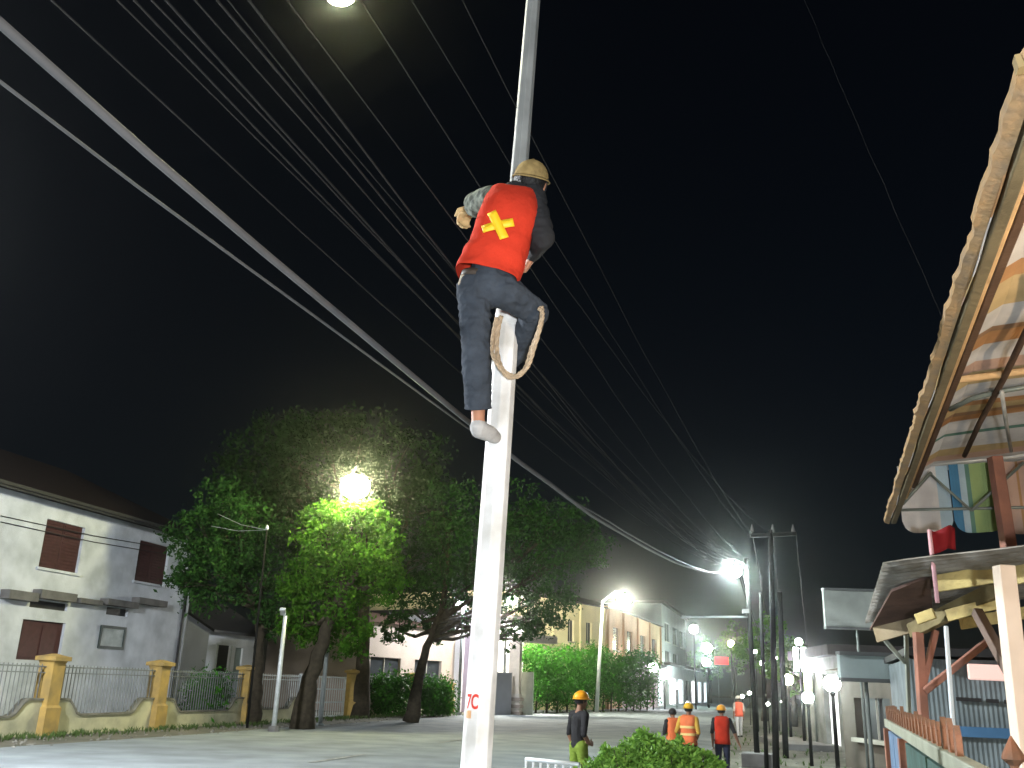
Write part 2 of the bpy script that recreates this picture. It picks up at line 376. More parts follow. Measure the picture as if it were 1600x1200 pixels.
# ================================================================== building helper for the far side of the street
def block(name, label, px0, px1, f0, f1, h0, depth, wall_m, roof_m, rise=1.2, wins=(), ov=.5, hip=True, cat='building'):
    """a building whose front runs from (px0,f0) to (px1,f1); wins = (t0,t1,z0,z1,material,kind)"""
    A = G(px0, f0); B = G(px1, f1); A.z = B.z = 0; d = (B - A); L = d.length; d.normalize(); nrm = V((d.y, -d.x, 0))   # towards the street
    if nrm.dot(EYE - A) < 0: nrm = -nrm
    t = thing(name, label, cat, (A + B) / 2 - nrm * depth / 2)
    def Q(u, w, z): return A + d * u + nrm * w + ZZ * z
    rects = [(x[0] * L, x[1] * L, x[2], x[3]) for x in wins]
    us = sorted({0, L, *[r[0] for r in rects], *[r[1] for r in rects]}); zs = sorted({0, h0, *[r[2] for r in rects], *[r[3] for r in rects]})
    b = MB()
    for i in range(len(us) - 1):
        for j in range(len(zs) - 1):
            cu, cz = (us[i] + us[i + 1]) / 2, (zs[j] + zs[j + 1]) / 2
            if any(r[0] < cu < r[1] and r[2] < cz < r[3] for r in rects): continue
            b.add([Q(us[i], 0, zs[j]), Q(us[i + 1], 0, zs[j]), Q(us[i + 1], 0, zs[j + 1]), Q(us[i], 0, zs[j + 1])], [(0, 1, 2, 3)])
    for r in rects:
        q = [(r[0], r[2]), (r[1], r[2]), (r[1], r[3]), (r[0], r[3])]
        for k in range(4):
            a, c = q[k], q[(k + 1) % 4]; b.add([Q(a[0], 0, a[1]), Q(c[0], 0, c[1]), Q(c[0], -.25, c[1]), Q(a[0], -.25, a[1])], [(0, 1, 2, 3)])
    for u in (0, L): b.add([Q(u, 0, 0), Q(u, -depth, 0), Q(u, -depth, h0), Q(u, 0, h0)], [(0, 1, 2, 3)])
    b.add([Q(0, -depth, 0), Q(L, -depth, 0), Q(L, -depth, h0), Q(0, -depth, h0)], [(0, 1, 2, 3)])
    b.build('wall', wall_m, t)
    for r, x in zip(rects, wins):
        b = MB(); b.add([Q(r[0], -.2, r[2]), Q(r[1], -.2, r[2]), Q(r[1], -.2, r[3]), Q(r[0], -.2, r[3])], [(0, 1, 2, 3)])
        w = b.build(x[5], x[4], t)
        if x[5] == 'window':
            b = MB(); um = (r[0] + r[1]) / 2
            b.beam(Q(um, -.14, r[2]), Q(um, -.14, r[3]), .07, .05); b.beam(Q(r[0], .06, r[2] - .05), Q(r[1], .06, r[2] - .05), .2, .1)
            b.build('window_frame', mat('frame_pale', (0.4, 0.38, 0.33), .6, .2, 3), w)
    b = MB(); w = ov
    e = [Q(-w, w, h0), Q(L + w, w, h0), Q(L + w, -depth - w, h0), Q(-w, -depth - w, h0)]
    if rise > 0:
        k = depth / 2 if hip else -w
        k = min(k, L * .4)
        b.add(e + [Q(k, -depth / 2, h0 + rise), Q(L - k, -depth / 2, h0 + rise)], [(0, 1, 5, 4), (1, 2, 5), (2, 3, 4, 5), (3, 0, 4), (3, 2, 1, 0)])
    else:
        b.add(e + [p + ZZ * .35 for p in e], [(0, 1, 5, 4), (1, 2, 6, 5), (2, 3, 7, 6), (3, 0, 4, 7), (4, 5, 6, 7), (3, 2, 1, 0)])
    b.build('roof', roof_m, t)
    return t, Q, L
dusk = mat('dark_glass', (0.04, 0.045, 0.05), 0.2, 0.3, 2)
darkroof = mat('dark_roof', (0.06, 0.05, 0.05), 0.9, 0.3, 3)
# yellow two-storey building + orange one behind the hedge
yw = mat('yellow_render', (0.80, 0.71, 0.43), .85, .2, .5, .1, 20)
yt, Q, L = block('building', 'yellow two-storey building with dark roof behind the hedge', 770, 945, 74, 88, PX(870, 952, -20).z if False else 8.9, 14, yw, darkroof, 1.8,
      [(.30, .36, 5.6, 7.4, dusk, 'window'), (.62, .68, 5.6, 7.4, dusk, 'window'), (.8, .86, 5.6, 7.4, dusk, 'window')])
for i, u in enumerate((.12, .48, .74)):
    b = MB(); b.beam(Q(u * L, .08, 0), Q(u * L, .08, 8.9), .3, .16, up=Q(0, 1, 0) - Q(0, 0, 0)); b.build('pilaster', yw, yt)
b = MB(); b.beam(Q(0, .1, 4.9), Q(L, .1, 4.9), .2, .3); b.build('string_course', mat('pale_trim', (0.7, 0.62, 0.45), .8, .2, 1), yt)
ot, Q, L = block('building', 'orange rendered two-storey building beside the yellow one', 947, 1034, 90, 118, 9.3, 12, mat('orange_render', (0.66, 0.46, 0.30), .85, .2, .5), darkroof, 1.8,
      [(.10, .2, 5.4, 7.6, dusk, 'window'), (.32, .42, 5.4, 7.6, dusk, 'window'), (.56, .66, 5.4, 7.6, dusk, 'window'), (.8, .9, 5.4, 7.6, dusk, 'window')])
for u in (0.015, .25, .5, .74, .985):
    b = MB(); b.beam(Q(u * L, .08, 0), Q(u * L, .08, 9.3), .35, .16, up=Q(0, 1, 0) - Q(0, 0, 0)); b.build('pilaster', mat('orange_dark', (0.45, 0.25, 0.13), .85, .2, .5), ot)
# grey tall block further on
block('building', 'grey flat-roofed block further down the street past the orange building', 1036, 1074, 122, 150, 12.5, 12, mat('grey_render', (0.35, 0.35, 0.36), .9, .2, .4), darkroof, 0,
      [(.1, .3, 8, 10.4, dusk, 'window'), (.4, .6, 8, 10.4, dusk, 'window'), (.7, .9, 8, 10.4, dusk, 'window'), (.1, .3, 4.6, 6.8, dusk, 'window'), (.4, .6, 4.6, 6.8, dusk, 'window')])
lit_shop = emit('lit_shop_white', (1.0, 0.95, 1.0), 1.6); lit_shop2 = emit('lit_shop_cool', (0.85, 0.95, 1.0), 0.9)
block('shop', 'single-storey lit shop with open white front past the hedge', 1012, 1040, 96, 118, 4.6, 6, mat('shop_white', (0.7, 0.66, 0.66), .8, .2, 1), darkroof, .6,
      [(.08, .42, .2, 3.2, mat('pink_wall', (0.6, 0.42, 0.42), .8, .2, 1), 'shop_front'), (.56, .94, .2, 3.4, lit_shop2, 'shop_front')], cat='shop')
block('shop', 'row of lit shop fronts with white pillars at the far end of street', 1044, 1108, 124, 175, 5.0, 8, mat('shop_grey', (0.55, 0.55, 0.56), .8, .2, 1), darkroof, 0,
      [(.03, .16, .2, 3.4, lit_shop, 'shop_front'), (.2, .31, .2, 3.4, lit_shop2, 'shop_front'), (.36, .44, .2, 3.4, dusk, 'shop_front'), (.5, .6, .2, 3.4, lit_shop, 'shop_front'), (.66, .78, .2, 3.4, lit_shop2, 'shop_front'), (.84, .96, .2, 3.4, lit_shop2, 'shop_front')], cat='shop')
# buildings seen under the trees
block('building', 'low shop with pink wall and brown awning under the dark tree', 556, 706, 58, 66, 5.2, 8, mat('pinkish', (0.42, 0.35, 0.30), .85, .2, .7), mat('brown_roof', (0.13, 0.07, 0.055), .8, .3, 2), 1.0,
      [(.1, .4, 1.4, 3.2, dusk, 'window'), (.55, .85, 1.4, 3.2, dusk, 'window')])
pw, Q, L = block('building', 'white wall lit by a lamp with pale pink pillar behind the dark tree', 704, 815, 66, 72, 6.4, 8, mat('chalk_white', (0.8, 0.78, 0.8), .85, .1, .7), darkroof, 0, [(.5, .62, .1, 2.4, mat('lilac_grey', (0.5, 0.5, 0.56), .5, .2, 1), 'door')])
b = MB(); b.beam(Q(.12 * L, .5, 0), Q(.12 * L, .5, 5.2), .45, .45); b.build('pillar', mat('lilac_paint', (0.46, 0.38, 0.46), .7, .15, 2), pw)
# gateway: beam on a column with banded base and grey door
gw = thing('gateway', 'concrete gateway beam on a column with banded brick base beside the hedge', 'gateway', G(806, 64))
c0 = G(803, 64); b = MB(); b.box(c0.x - .35, c0.x + .35, c0.y - .35, c0.y + .35, 1.3, 4.6); b.build('column', mat('pale_stone', (0.62, 0.54, 0.46), .8, .2, 2), gw)
for i in range(6):
    b = MB(); a = .5 if i % 2 == 0 else .42; b.box(c0.x - a, c0.x + a, c0.y - a, c0.y + a, .217 * i, .217 * i + .215); b.build('brick_course', mat('band_stone' if i % 2 else 'band_dark', (0.6, 0.55, 0.5) if i % 2 else (0.3, 0.25, 0.22), .85, .2, 3), gw)
c1 = G(862, 66); b = MB(); b.beam(V((c0.x, c0.y, 4.85)), V((c1.x, c1.y, 4.85)), .9, .5); b.build('beam', mat('pale_stone', (0.6, 0.52, 0.44)), gw)
c2 = G(822, 65); b = MB(); b.box(c2.x - .45, c2.x + .45, c2.y - .1, c2.y + .1, 0, 2.7); b.build('door_panel', mat('grey_green', (0.45, 0.5, 0.46), .7, .2, 2), gw)
c3 = G(765, 62); c4 = G(797, 63.5); b = MB(); b.beam(V((c3.x, c3.y, 1.3)), V((c4.x, c4.y, 1.3)), .12, 2.6); b.build('sheet_gate', mat('lilac_sheet', (0.52, 0.52, 0.58), .45, .2, 1), gw)
# ================================================================== VEGETATION
def leaf_mesh(name, cen, size, mats, aspect=0.45, droop=0.3):
    n = len(cen); cen = np.asarray(cen); size = np.asarray(size).reshape(-1, 1)
    a = rng.normal(size=(n, 3)); a[:, 2] -= droop; a /= np.linalg.norm(a, axis=1, keepdims=True)
    c = rng.normal(size=(n, 3)); c[:, 2] += 0.6; w = np.cross(a, c); w /= np.linalg.norm(w, axis=1, keepdims=True) + 1e-9
    nn = np.cross(a, w)
    v = np.empty((n, 4, 3))
    v[:, 0] = cen - a * size * .5; v[:, 1] = cen + w * size * aspect * .5 + nn * size * .08; v[:, 2] = cen + a * size * .5; v[:, 3] = cen - w * size * aspect * .5 + nn * size * .08
    me = D.meshes.new(name); me.vertices.add(4 * n); me.vertices.foreach_set('co', v.ravel())
    me.loops.add(4 * n); me.loops.foreach_set('vertex_index', np.arange(4 * n, dtype=np.int32))
    me.polygons.add(n); me.polygons.foreach_set('loop_start', np.arange(0, 4 * n, 4, dtype=np.int32)); me.polygons.foreach_set('loop_total', np.full(n, 4, dtype=np.int32))
    for m in mats: me.materials.append(m)
    me.polygons.foreach_set('material_index', rng.integers(0, len(mats), n).astype(np.int32))
    me.update(calc_edges=True); return me
def crown_points(clumps, density, leaf):
    pts = []
    for (c, r, k) in clumps:
        c = np.array(c); r = np.array(r if hasattr(r, '__len__') else (r, r, r * .85))
        ns = max(8, int(k))
        for i in range(ns):
            d = rng.normal(size=3); d /= np.linalg.norm(d); q = c + d * r * rng.uniform(.45, 1.02)
            m = int(density * rng.uniform(.5, 1.4)); sr = r.mean() * rng.uniform(.16, .34)
            s = rng.normal(size=(m, 3)) * sr * .55; s[:, 2] *= .75; s[:, 2] -= np.abs(s[:, 0]) * .25
            pts.append(q + s)
    return np.concatenate(pts)
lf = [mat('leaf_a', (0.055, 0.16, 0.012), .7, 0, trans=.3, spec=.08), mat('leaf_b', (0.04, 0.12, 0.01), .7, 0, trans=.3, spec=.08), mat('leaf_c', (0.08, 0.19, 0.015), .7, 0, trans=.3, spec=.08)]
lf_dim = [mat('leaf_d', (0.025, 0.075, 0.014), .55, 0, trans=.25, spec=.08), mat('leaf_e', (0.035, 0.10, 0.018), .55, 0, trans=.25, spec=.08), mat('leaf_f', (0.02, 0.06, 0.014), .6, 0, trans=.25, spec=.08)]  # darker leaf copies: weak light on these crowns is put into the colour
lf_unlit = [mat('leaf_i', (0.014, 0.04, 0.008), .8, 0, trans=.2, spec=.03), mat('leaf_j', (0.02, 0.05, 0.012), .8, 0, trans=.2, spec=.03)]  # near-black leaf copies: the unlit crown's shade is put into the colour
lf_hedge = [mat('leaf_g', (0.05, 0.20, 0.015), .6, 0, trans=.3, spec=.15), mat('leaf_h', (0.035, 0.13, 0.014), .6, 0, trans=.3, spec=.15)]
bark = mat('bark', (0.06, 0.05, 0.036), .95, .5, 6, 1.0, 14, spec=.1)
def tree(label, base, trunk_pts, clumps, density=26, leaf=.24, mats=lf, r0=.32, grp=None):
    t = thing('tree', label, 'tree', base, grp)
    b = MB(); n = len(trunk_pts); rs = [r0 * (1.35 if i == 0 else 1 - .55 * i / (n - 1)) for i in range(n)]
    pts = []; rr = []
    for i in range(n - 1):
        for k in range(4):
            u = k / 4; p = V(trunk_pts[i]).lerp(V(trunk_pts[i + 1]), u); j = .06 * (1 if i + k else 0)
            pts.append(p + V((random.uniform(-j, j), random.uniform(-j, j), 0))); rr.append(rs[i] + (rs[i + 1] - rs[i]) * u)
    pts.append(V(trunk_pts[-1])); rr.append(rs[-1])
    b.tube(pts, rr, 10); b.build('trunk', bark, t, smooth=True)
    top = V(trunk_pts[-1]); fork = V(trunk_pts[-2])
    for (c, r, k) in clumps:
        c = V(c); s = fork.lerp(top, random.uniform(.2, 1)); m = s.lerp(c, .5) + V((random.uniform(-.4, .4), random.uniform(-.4, .4), -.3))
        b = MB(); b.tube([s, s.lerp(m, .5), m, m.lerp(c, .6), c], [r0 * .42, r0 * .36, r0 * .28, r0 * .18, r0 * .08], 6)
        for q in range(5):
            e = c + V((random.gauss(0, 1), random.gauss(0, 1), random.gauss(.2, .8))).normalized() * (r if not hasattr(r, '__len__') else r[0]) * .8
            st = m.lerp(c, random.uniform(.1, .9)); b.tube([st, st.lerp(e, .5) + V((0, 0, .15)), e], [r0 * .12, r0 * .08, r0 * .03], 5)
        b.build('limb', bark, t, smooth=True)
    pts = crown_points(clumps, density, leaf)
    me = leaf_mesh('crown', pts, rng.uniform(.6, 1.3, len(pts)) * leaf, mats)
    o = D.objects.new('crown', me); COL.objects.link(o); adopt(o, t)
    return t
def C(px, py, f, rpx, k=60, sy=1.0):
    p = P(px, py, f); s = (p - EYE).dot(FWD) / FPX; return (p, (rpx * s, rpx * s * sy, rpx * s * .9), k)
GT = 'street trees along the cream wall'
# tree A: left, dim
tb = G(392, 39.5); tree('dim green street tree with round crown overlapping the white house corner', tb, [tb, tb + V((.05, 0, 1.6)), tb + V((-.1, .1, 3.4)), tb + V((-.3, 0, 5.0))],
     [C(335, 890, 39, 72, 60), C(375, 830, 39.5, 72, 60), C(310, 840, 39, 52, 50), C(405, 900, 39, 62, 50), C(350, 795, 40, 50, 40), C(295, 900, 39.5, 38, 26), C(430, 960, 39.5, 42, 26)], 44, .2, lf_dim, .28, GT)
# tree B: under the lamp, with a high dark crown behind
tb = G(472, 37); tree('tall street tree with bright yellow-green foliage right under the globe lamp', tb, [tb, tb + V((.1, 0, 1.8)), tb + V((.5, .2, 3.6)), tb + V((1.2, .3, 5.4))],
     [C(520, 855, 37, 58, 80), C(575, 860, 37, 55, 80), C(600, 900, 37.5, 45, 60), C(490, 905, 37.5, 50, 60), C(545, 925, 37.5, 60, 70), C(590, 830, 37, 36, 36), C(500, 810, 37, 36, 40), C(552, 808, 36.4, 34, 50), C(580, 800, 36.6, 26, 30), C(470, 975, 38, 42, 40), C(540, 985, 38.5, 48, 46)], 46, .19, lf, .36, GT)
tb = G(560, 50); tree('tallest dark tree behind the globe lamp with high unlit crown', tb, [tb, tb + V((0, 0, 3)), tb + V((-.2, .2, 6)), tb + V((-.3, .2, 8.5))],
     [C(520, 720, 49, 95, 90), C(420, 730, 49, 80, 80), C(620, 730, 49, 85, 80), C(560, 690, 50, 70, 60), C(450, 690, 50, 60, 50), C(650, 800, 50, 80, 70), C(560, 800, 50, 100, 80), C(440, 800, 50, 80, 70), C(650, 900, 50, 70, 60), C(510, 900, 50, 70, 60), C(400, 770, 49, 70, 50)], 34, .28, lf_unlit, .4, GT)
# tree C: right, leaning dark trunk
tb = G(641, 46); tree('dark spreading street tree with leaning trunk and drooping foliage behind the white pole', tb, [tb, tb + V((.25, 0, 1.7)), tb + V((.55, 0, 3.4)), tb + V((1.2, .2, 5.2))],
     [C(740, 850, 46, 75, 70), C(820, 850, 46, 70, 80), C(890, 860, 46, 55, 60), C(920, 850, 46, 38, 40), C(780, 920, 46.5, 70, 70), C(850, 930, 46.5, 50, 60), C(700, 910, 46.5, 55, 50), C(800, 800, 46, 62, 50), C(725, 960, 47, 42, 26), C(830, 975, 47, 26, 20), C(870, 815, 46, 50, 40), C(660, 960, 47, 40, 26), C(690, 985, 47, 26, 16), C(760, 985, 47, 34, 24), C(850, 965, 47, 34, 26), C(800, 1000, 47.5, 22, 12), C(620, 985, 47, 30, 18), C(705, 800, 46, 60, 40)], 36, .22, lf_dim, .3, GT)
# far trees behind the poles and at the end of the street
for (px, f, h, rp, lab) in ((1110, 165, 9, 26, 'far dark tree above the lit shop fronts'), (1150, 150, 10, 28, 'far tree beside the red neon sign'), (1195, 70, 6, 34, 'leafy tree lit green behind the bare utility poles'), (1240, 60, 4.2, 32, 'yard tree behind the lamp ball on its post')):
    tb = G(px, f); py = proj(tb + ZZ * h)[1]
    tree(lab, tb, [tb, tb + V((.1, 0, h * .3)), tb + V((.1, .1, h * .5)), tb + V((0, 0, h * .7))], [C(px, py, f, rp, 40), C(px - rp * .8, py + rp * .7, f, rp * .8, 30), C(px + rp * .8, py + rp * .8, f, rp * .8, 30), C(px, py + rp * 1.2, f, rp * .8, 30)], 26, .42 if f > 100 else .3, lf, .2)
# hedge
A, B = G(828, 68), G(1016, 90)
hd = thing('hedge', 'tall clipped green hedge along the street beside the slim lamp post', 'hedge', (A + B) / 2)
d = (B - A); L = d.length; d.normalize(); nv = V((-d.y, d.x, 0))
pts = []
for i in range(520):
    u = rng.uniform(0, L); hmax = 4.3 + .5 * mnoise.noise(V((u * .35, 3, 0))) + .35 * mnoise.noise(V((u * 1.2, 9, 0))) + .5 * (u / L)
    z = rng.uniform(.1, 1) ** .8 * hmax; w = rng.uniform(-.9, .9)
    q = A + d * u + nv * w; m = 60
    s = rng.normal(size=(m, 3)) * np.array([.38, .38, .34]); pts.append(np.array((q.x, q.y, max(z, .25))) + s)
pts = np.concatenate(pts); pts = pts[pts[:, 2] > .05]
me = leaf_mesh('foliage', pts, rng.uniform(.14, .32, len(pts)), lf_hedge); o = D.objects.new('foliage', me); COL.objects.link(o); adopt(o, hd)
for i in range(14):
    q = A + d * (L * (i + .5) / 14); b = MB(); b.tube([q, q + V((.1, 0, 1.5)), q + V((0, .1, 3.2))], [.09, .06, .03], 6); b.build('stem', bark, hd)
# hedge bush behind the cream wall
for (px0, px1, f, h, lab) in ((572, 640, 52, 1.9, 'clipped dark bush showing behind the railing past the gate'), (655, 700, 54, 1.7, 'low dark bush behind the fence near the pink pillar'), (300, 345, 37, 1.5, 'small pale bush behind the railing by the small house')):
    A, B = G(px0, f), G(px1, f + 3); t = thing('bush', lab, 'bush', (A + B) / 2); pts = []
    for i in range(120):
        q = A.lerp(B, rng.uniform(0, 1)); s = rng.normal(size=(40, 3)) * .3; pts.append(np.array((q.x, q.y, rng.uniform(.2, h))) + s)
    pts = np.concatenate(pts); pts = pts[pts[:, 2] > .05]
    me = leaf_mesh('foliage', pts, rng.uniform(.12, .28, len(pts)), lf_hedge); o = D.objects.new('foliage', me); COL.objects.link(o); adopt(o, t)
    b = MB(); q = (A + B) / 2; b.tube([q, q + V((0, 0, h * .7))], [.06, .03], 6); b.build('stem', bark, t)
# near shrub
sb = G(1010, 6.3); sh_ = thing('shrub', 'leafy green shrub growing on the verge in front of the workers', 'shrub', sb)
pts = []; sz = []
cl = [C(1010, 1180, 6.3, 40, 60), C(960, 1192, 6.2, 32, 46), C(1060, 1188, 6.4, 36, 50), C(1005, 1200, 6.3, 60, 70), C(930, 1215, 6.2, 34, 40), C(1090, 1215, 6.3, 40, 46), C(1010, 1260, 6.3, 70, 60), C(1105, 1200, 6.4, 30, 30)]
pts = crown_points(cl, 80, .05)
me = leaf_mesh('foliage', pts, rng.uniform(.02, .044, len(pts)), [mat('shrub_a', (0.14, 0.30, 0.045), .5, 0, trans=.35), mat('shrub_b', (0.10, 0.22, 0.035), .5, 0, trans=.35), mat('shrub_c', (0.19, 0.36, 0.06), .5, 0, trans=.35)], .5, .1)
o = D.objects.new('foliage', me); COL.objects.link(o); adopt(o, sh_)
for (c, r, k) in cl:
    for q in range(3):
        b = MB(); e = V(c) + V((random.gauss(0, .08), random.gauss(0, .08), .08)); s0 = sb + V((random.uniform(-.08, .08), random.uniform(-.08, .08), 0))
        b.tube([s0, s0.lerp(e, .5) + V((0, 0, .12)), e], [.014, .009, .003], 5); b.build('stem', bark, sh_)

# ================================================================== LAMPS AND POLES
steel = mat('galvanised', (0.52, 0.54, 0.55), .45, .2, 5, metal=.6)
polegrey = mat('lamp_post_grey', (0.3, 0.33, 0.33), .6, .2, 5, metal=.2)
wire_pale = mat('pale_wire', (0.35, 0.36, 0.36), .5, .2, 3)
darkpole = mat('tarred_pole', (0.016, 0.016, 0.015), .9, .4, 4, .3, 20, spec=.08)
def lamp_head(par, pos, r, em, d=(1, 0, 0), flat=.85, name='lamp_globe'):
    b = MB(); b.ball(pos, (r, r, r * flat), 20, 12); g = b.build(name, em, par, smooth=True)
    b = MB(); c = V(pos); k = [math.radians(a) for a in (38, 32, 25, 18, 10, 3)]; b.tube([c + ZZ * r * flat * 1.05 * math.cos(a) for a in k], [r * 1.05 * math.sin(a) for a in k], 20); b.tube([c + ZZ * r * flat * 1.02, c + ZZ * (r * flat + .14)], [r * .22, r * .12], 10); b.build('lamp_hood', darkpole, par, smooth=True)
    return g
def street_lamp(label, base, pts, rs, head, r, em, m=polegrey, name='street_lamp'):
    t = thing(name, label, 'street lamp', base)
    b = MB(); b.tube(pts, rs, 10); b.build('post', m, t, smooth=True)
    b = MB(); b.tube([base, V(base) + ZZ * .12], [rs[0] * 1.9, rs[0] * 1.7], 10); b.build('base_plate', m, t)
    lamp_head(t, head, r, em); return t
# lamp in the tree (left), globe enlarged to imitate its overexposed glare
base = G(500, 39.8); hp = P(555, 760, 35.6); topz = hp.z + .9
street_lamp('bright yellowish lamp, globe enlarged to its glare, on a tall post among the street trees', base, [base, V((base.x, base.y, topz * .6)), V((base.x, base.y, topz - .3)), V((base.x + .15, base.y - .1, topz)), V((hp.x - .05, hp.y + .15, topz - .05)), V((hp.x, hp.y, hp.z + .5))], [.09, .075, .06, .05, .045, .045], hp, .56, emit('lamp_yellow', (1.0, 0.95, 0.5), 215))
# small unlit post on the left pavement
base = G(427, 34.5); tp = P(446, 962, 34.5)
t = thing('street_lamp', 'short pale unlit lamp post on the verge before the pale railing', 'street lamp', base)
b = MB(); b.tube([base, tp], [.09, .07], 10); b.build('post', iron_w, t, smooth=True)
b = MB(); b.beam(tp + V((-.1, 0, .05)), tp + V((.1, -.45, .2)), .2, .1); b.build('lamp_head', iron_w, t, bevel=.02)
b = MB(); b.tube([base, base + ZZ * .2], [.2, .18], 10); b.build('concrete_foot', ledge, t)
q0, q1 = G(386, 36.5), P(417, 828, 36.5)
t = thing('service_pole', 'thin dark service pole with a white insulator in front of the dim left tree', 'pole', q0)
b = MB(); b.tube([q0, q1], [.05, .035], 8); b.build('shaft', darkpole, t, smooth=True)
b = MB(); b.tube([q1, q1 + ZZ * .08, q1 + ZZ * .2], [.05, .07, .02], 8); b.build('insulator', iron_w, t, smooth=True)
for (x, y) in ((340, 803), (330, 822)):
    e = P(x, y, 37.5); b = MB(); b.tube([q1, q1.lerp(e, .5) - ZZ * .12, e], .012, 5); b.build('service_wire', wire_pale, t)
# slim lamp post by the hedge
base = G(932, 74); tp = P(941, 944, 74); hp = P(975, 937, 72)
street_lamp('slim pale lamp post with white lamp in front of the hedge', base, [base, tp - ZZ * .3, tp + ZZ * .2, tp.lerp(hp, .6) + ZZ * .75, hp + ZZ * .6], [.16, .12, .1, .07, .06], hp, .52, emit('lamp_white', (1.0, 1.0, 0.8), 300), mat('white_post', (0.7, 0.72, 0.7), .6, .2, 3))
# lamp behind the tree
base = G(716, 60); hp = P(721, 945, 60)
street_lamp('cool white lamp glimpsed through the dark drooping tree', base, [base, V((base.x, base.y, hp.z + .9)), hp + ZZ * .5], [.1, .08, .06], hp, .34, emit('lamp_cool', (0.9, 0.95, 1.0), 450))
base = G(786, 67); hp = P(800, 938, 67)
street_lamp('warm white lamp hidden in the foliage before the yellow building', base, [base, V((base.x, base.y, hp.z + .9)), hp + ZZ * .5], [.1, .08, .06], hp, .36, emit('lamp_warm_white', (1.0, 0.95, 0.8), 1500))
# utility poles right of the street
def utility_pole(label, px, f, py_top, r0, r1, dx=0, arm=None, foot=False):
    base = G(px, f); tp = P(px - dx, py_top, f); t = thing('utility_pole', label, 'utility pole', base)
    b = MB(); b.tube([base, base.lerp(tp, .5), tp], [r0, (r0 + r1) / 2, r1], 10); b.build('shaft', darkpole, t, smooth=True)
    if foot: b = MB(); b.box(base.x - .4, base.x + .4, base.y - .4, base.y + .4, 0, .35); b.build('concrete_foot', ledge, t, bevel=.03)
    return t, base, tp
ut, base, tp = utility_pole('dark utility pole carrying the white street lamp on its arm', 1184, 26, 872, .075, .06, 18, foot=True)
hp = P(1147, 893, 25.8); b = MB(); b.tube([tp - ZZ * .25, tp.lerp(hp, .5) + ZZ * .1, hp + ZZ * .3], .03, 8); b.build('lamp_arm', darkpole, ut, smooth=True)
lamp_head(ut, hp, .19, emit('lamp_cool2', (0.85, 1.0, 0.98), 850))
b = MB(); b.beam(P(1065, 964, 26), P(1172, 964, 26), .06, .06); b.build('cross_arm', mat('dull_steel', (0.16, 0.17, 0.17), .7, .2, 4), ut)
b = MB(); b.beam(P(1160, 955, 26), P(1170, 955, 26), .12, .12); b.build('insulator', ledge, ut)
utility_pole('thin dark utility pole next to the lamp pole', 1198, 25.5, 925, .055, .045, 10)
ut2, base2, tp2 = utility_pole('tall dark utility pole with wide cross arm', 1213, 24.5, 828, .085, .06, 9)
b = MB(); b.beam(P(1172, 837, 24.5), P(1244, 834, 24.5), .09, .1); b.build('cross_arm', darkpole, ut2)
for px in (1176, 1208, 1240):
    q = P(px, 836, 24.5); b = MB(); b.tube([q + ZZ * .05, q + ZZ * .1, q + ZZ * .16, q + ZZ * .28], [.03, .06, .05, .02], 8); b.build('insulator', ledge, ut2)
utility_pole('short dark stub pole behind the utility poles', 1228, 30, 925, .09, .075, 10)

# the main white pole
pm = mat('white_pole_paint', (0.80, 0.80, 0.80), .5, .12, 5.0, .12, 40, col2=(0.50, 0.49, 0.46), detail=12)
PF = 4.78
pole_b = G(704, PF - .02); pole_m = P(792, 505, PF); pole_t = P(834, -10, PF)
pole_t2 = pole_m.lerp(pole_t, 1.32)
mp = thing('lamp_pole', 'white painted steel pole the climbing man clings to', 'lamp pole', pole_b)
def octa(b, pts, rs, n=8, ph=.25):
    vs = []; fs = []
    for p, r in zip(pts, rs):
        for k in range(n): a = 2 * math.pi * (k + ph) / n; vs.append(V(p) + V((math.cos(a) * r, math.sin(a) * r, 0)))
    for i in range(len(pts) - 1):
        for k in range(n): fs.append((i * n + k, i * n + (k + 1) % n, (i + 1) * n + (k + 1) % n, (i + 1) * n + k))
    fs.append(tuple(range(n - 1, -1, -1))); fs.append(tuple((len(pts) - 1) * n + k for k in range(n))); b.add(vs, fs)
RB, RM = .080, .069
b = MB(); octa(b, [pole_b, pole_b.lerp(pole_m, .5), pole_m], [RB, (RB + RM) / 2, RM]); b.build('lower_shaft', pm, mp, bevel=.006)
b = MB(); b.tube([pole_m - ZZ * .02, pole_m + ZZ * .05, pole_m + ZZ * .1], [RM + .004, RM - .002, .058], 12); b.build('collar', pm, mp, smooth=True)
grey_shaft = mat('weathered_galvanised', (0.30, 0.31, 0.30), .6, .3, 5, .1, 40, metal=.1)
b = MB(); octa(b, [pole_m + ZZ * .08, pole_m.lerp(pole_t, .5), pole_t2], [.054, .05, .042]); b.build('upper_shaft', grey_shaft, mp, bevel=.004)
hp = P(531, -13, 6.1); top = pole_t2
b = MB(); b.tube([top - ZZ * .1, top + ZZ * .25, top.lerp(hp, .25) + ZZ * .42, top.lerp(hp, .75) + ZZ * .36, hp + ZZ * .14], [.042, .036, .03, .028, .028], 10); b.build('lamp_arm', grey_shaft, mp, smooth=True)
b = MB(); b.ball(hp, (.13, .13, .09), 20, 10); b.build('lamp_lens', emit('lamp_top', (1.0, 0.97, 0.6), 280), mp, smooth=True)
b = MB(); dd = (hp - top); dd.z = 0; dd.normalize()
b.beam(hp + ZZ * .10 - dd * .32, hp + ZZ * .10 + dd * .18, .22, .05); b.build('lamp_housing', mat('lamp_housing', (0.35, 0.36, 0.36), .5, .2, 5), mp, bevel=.02)
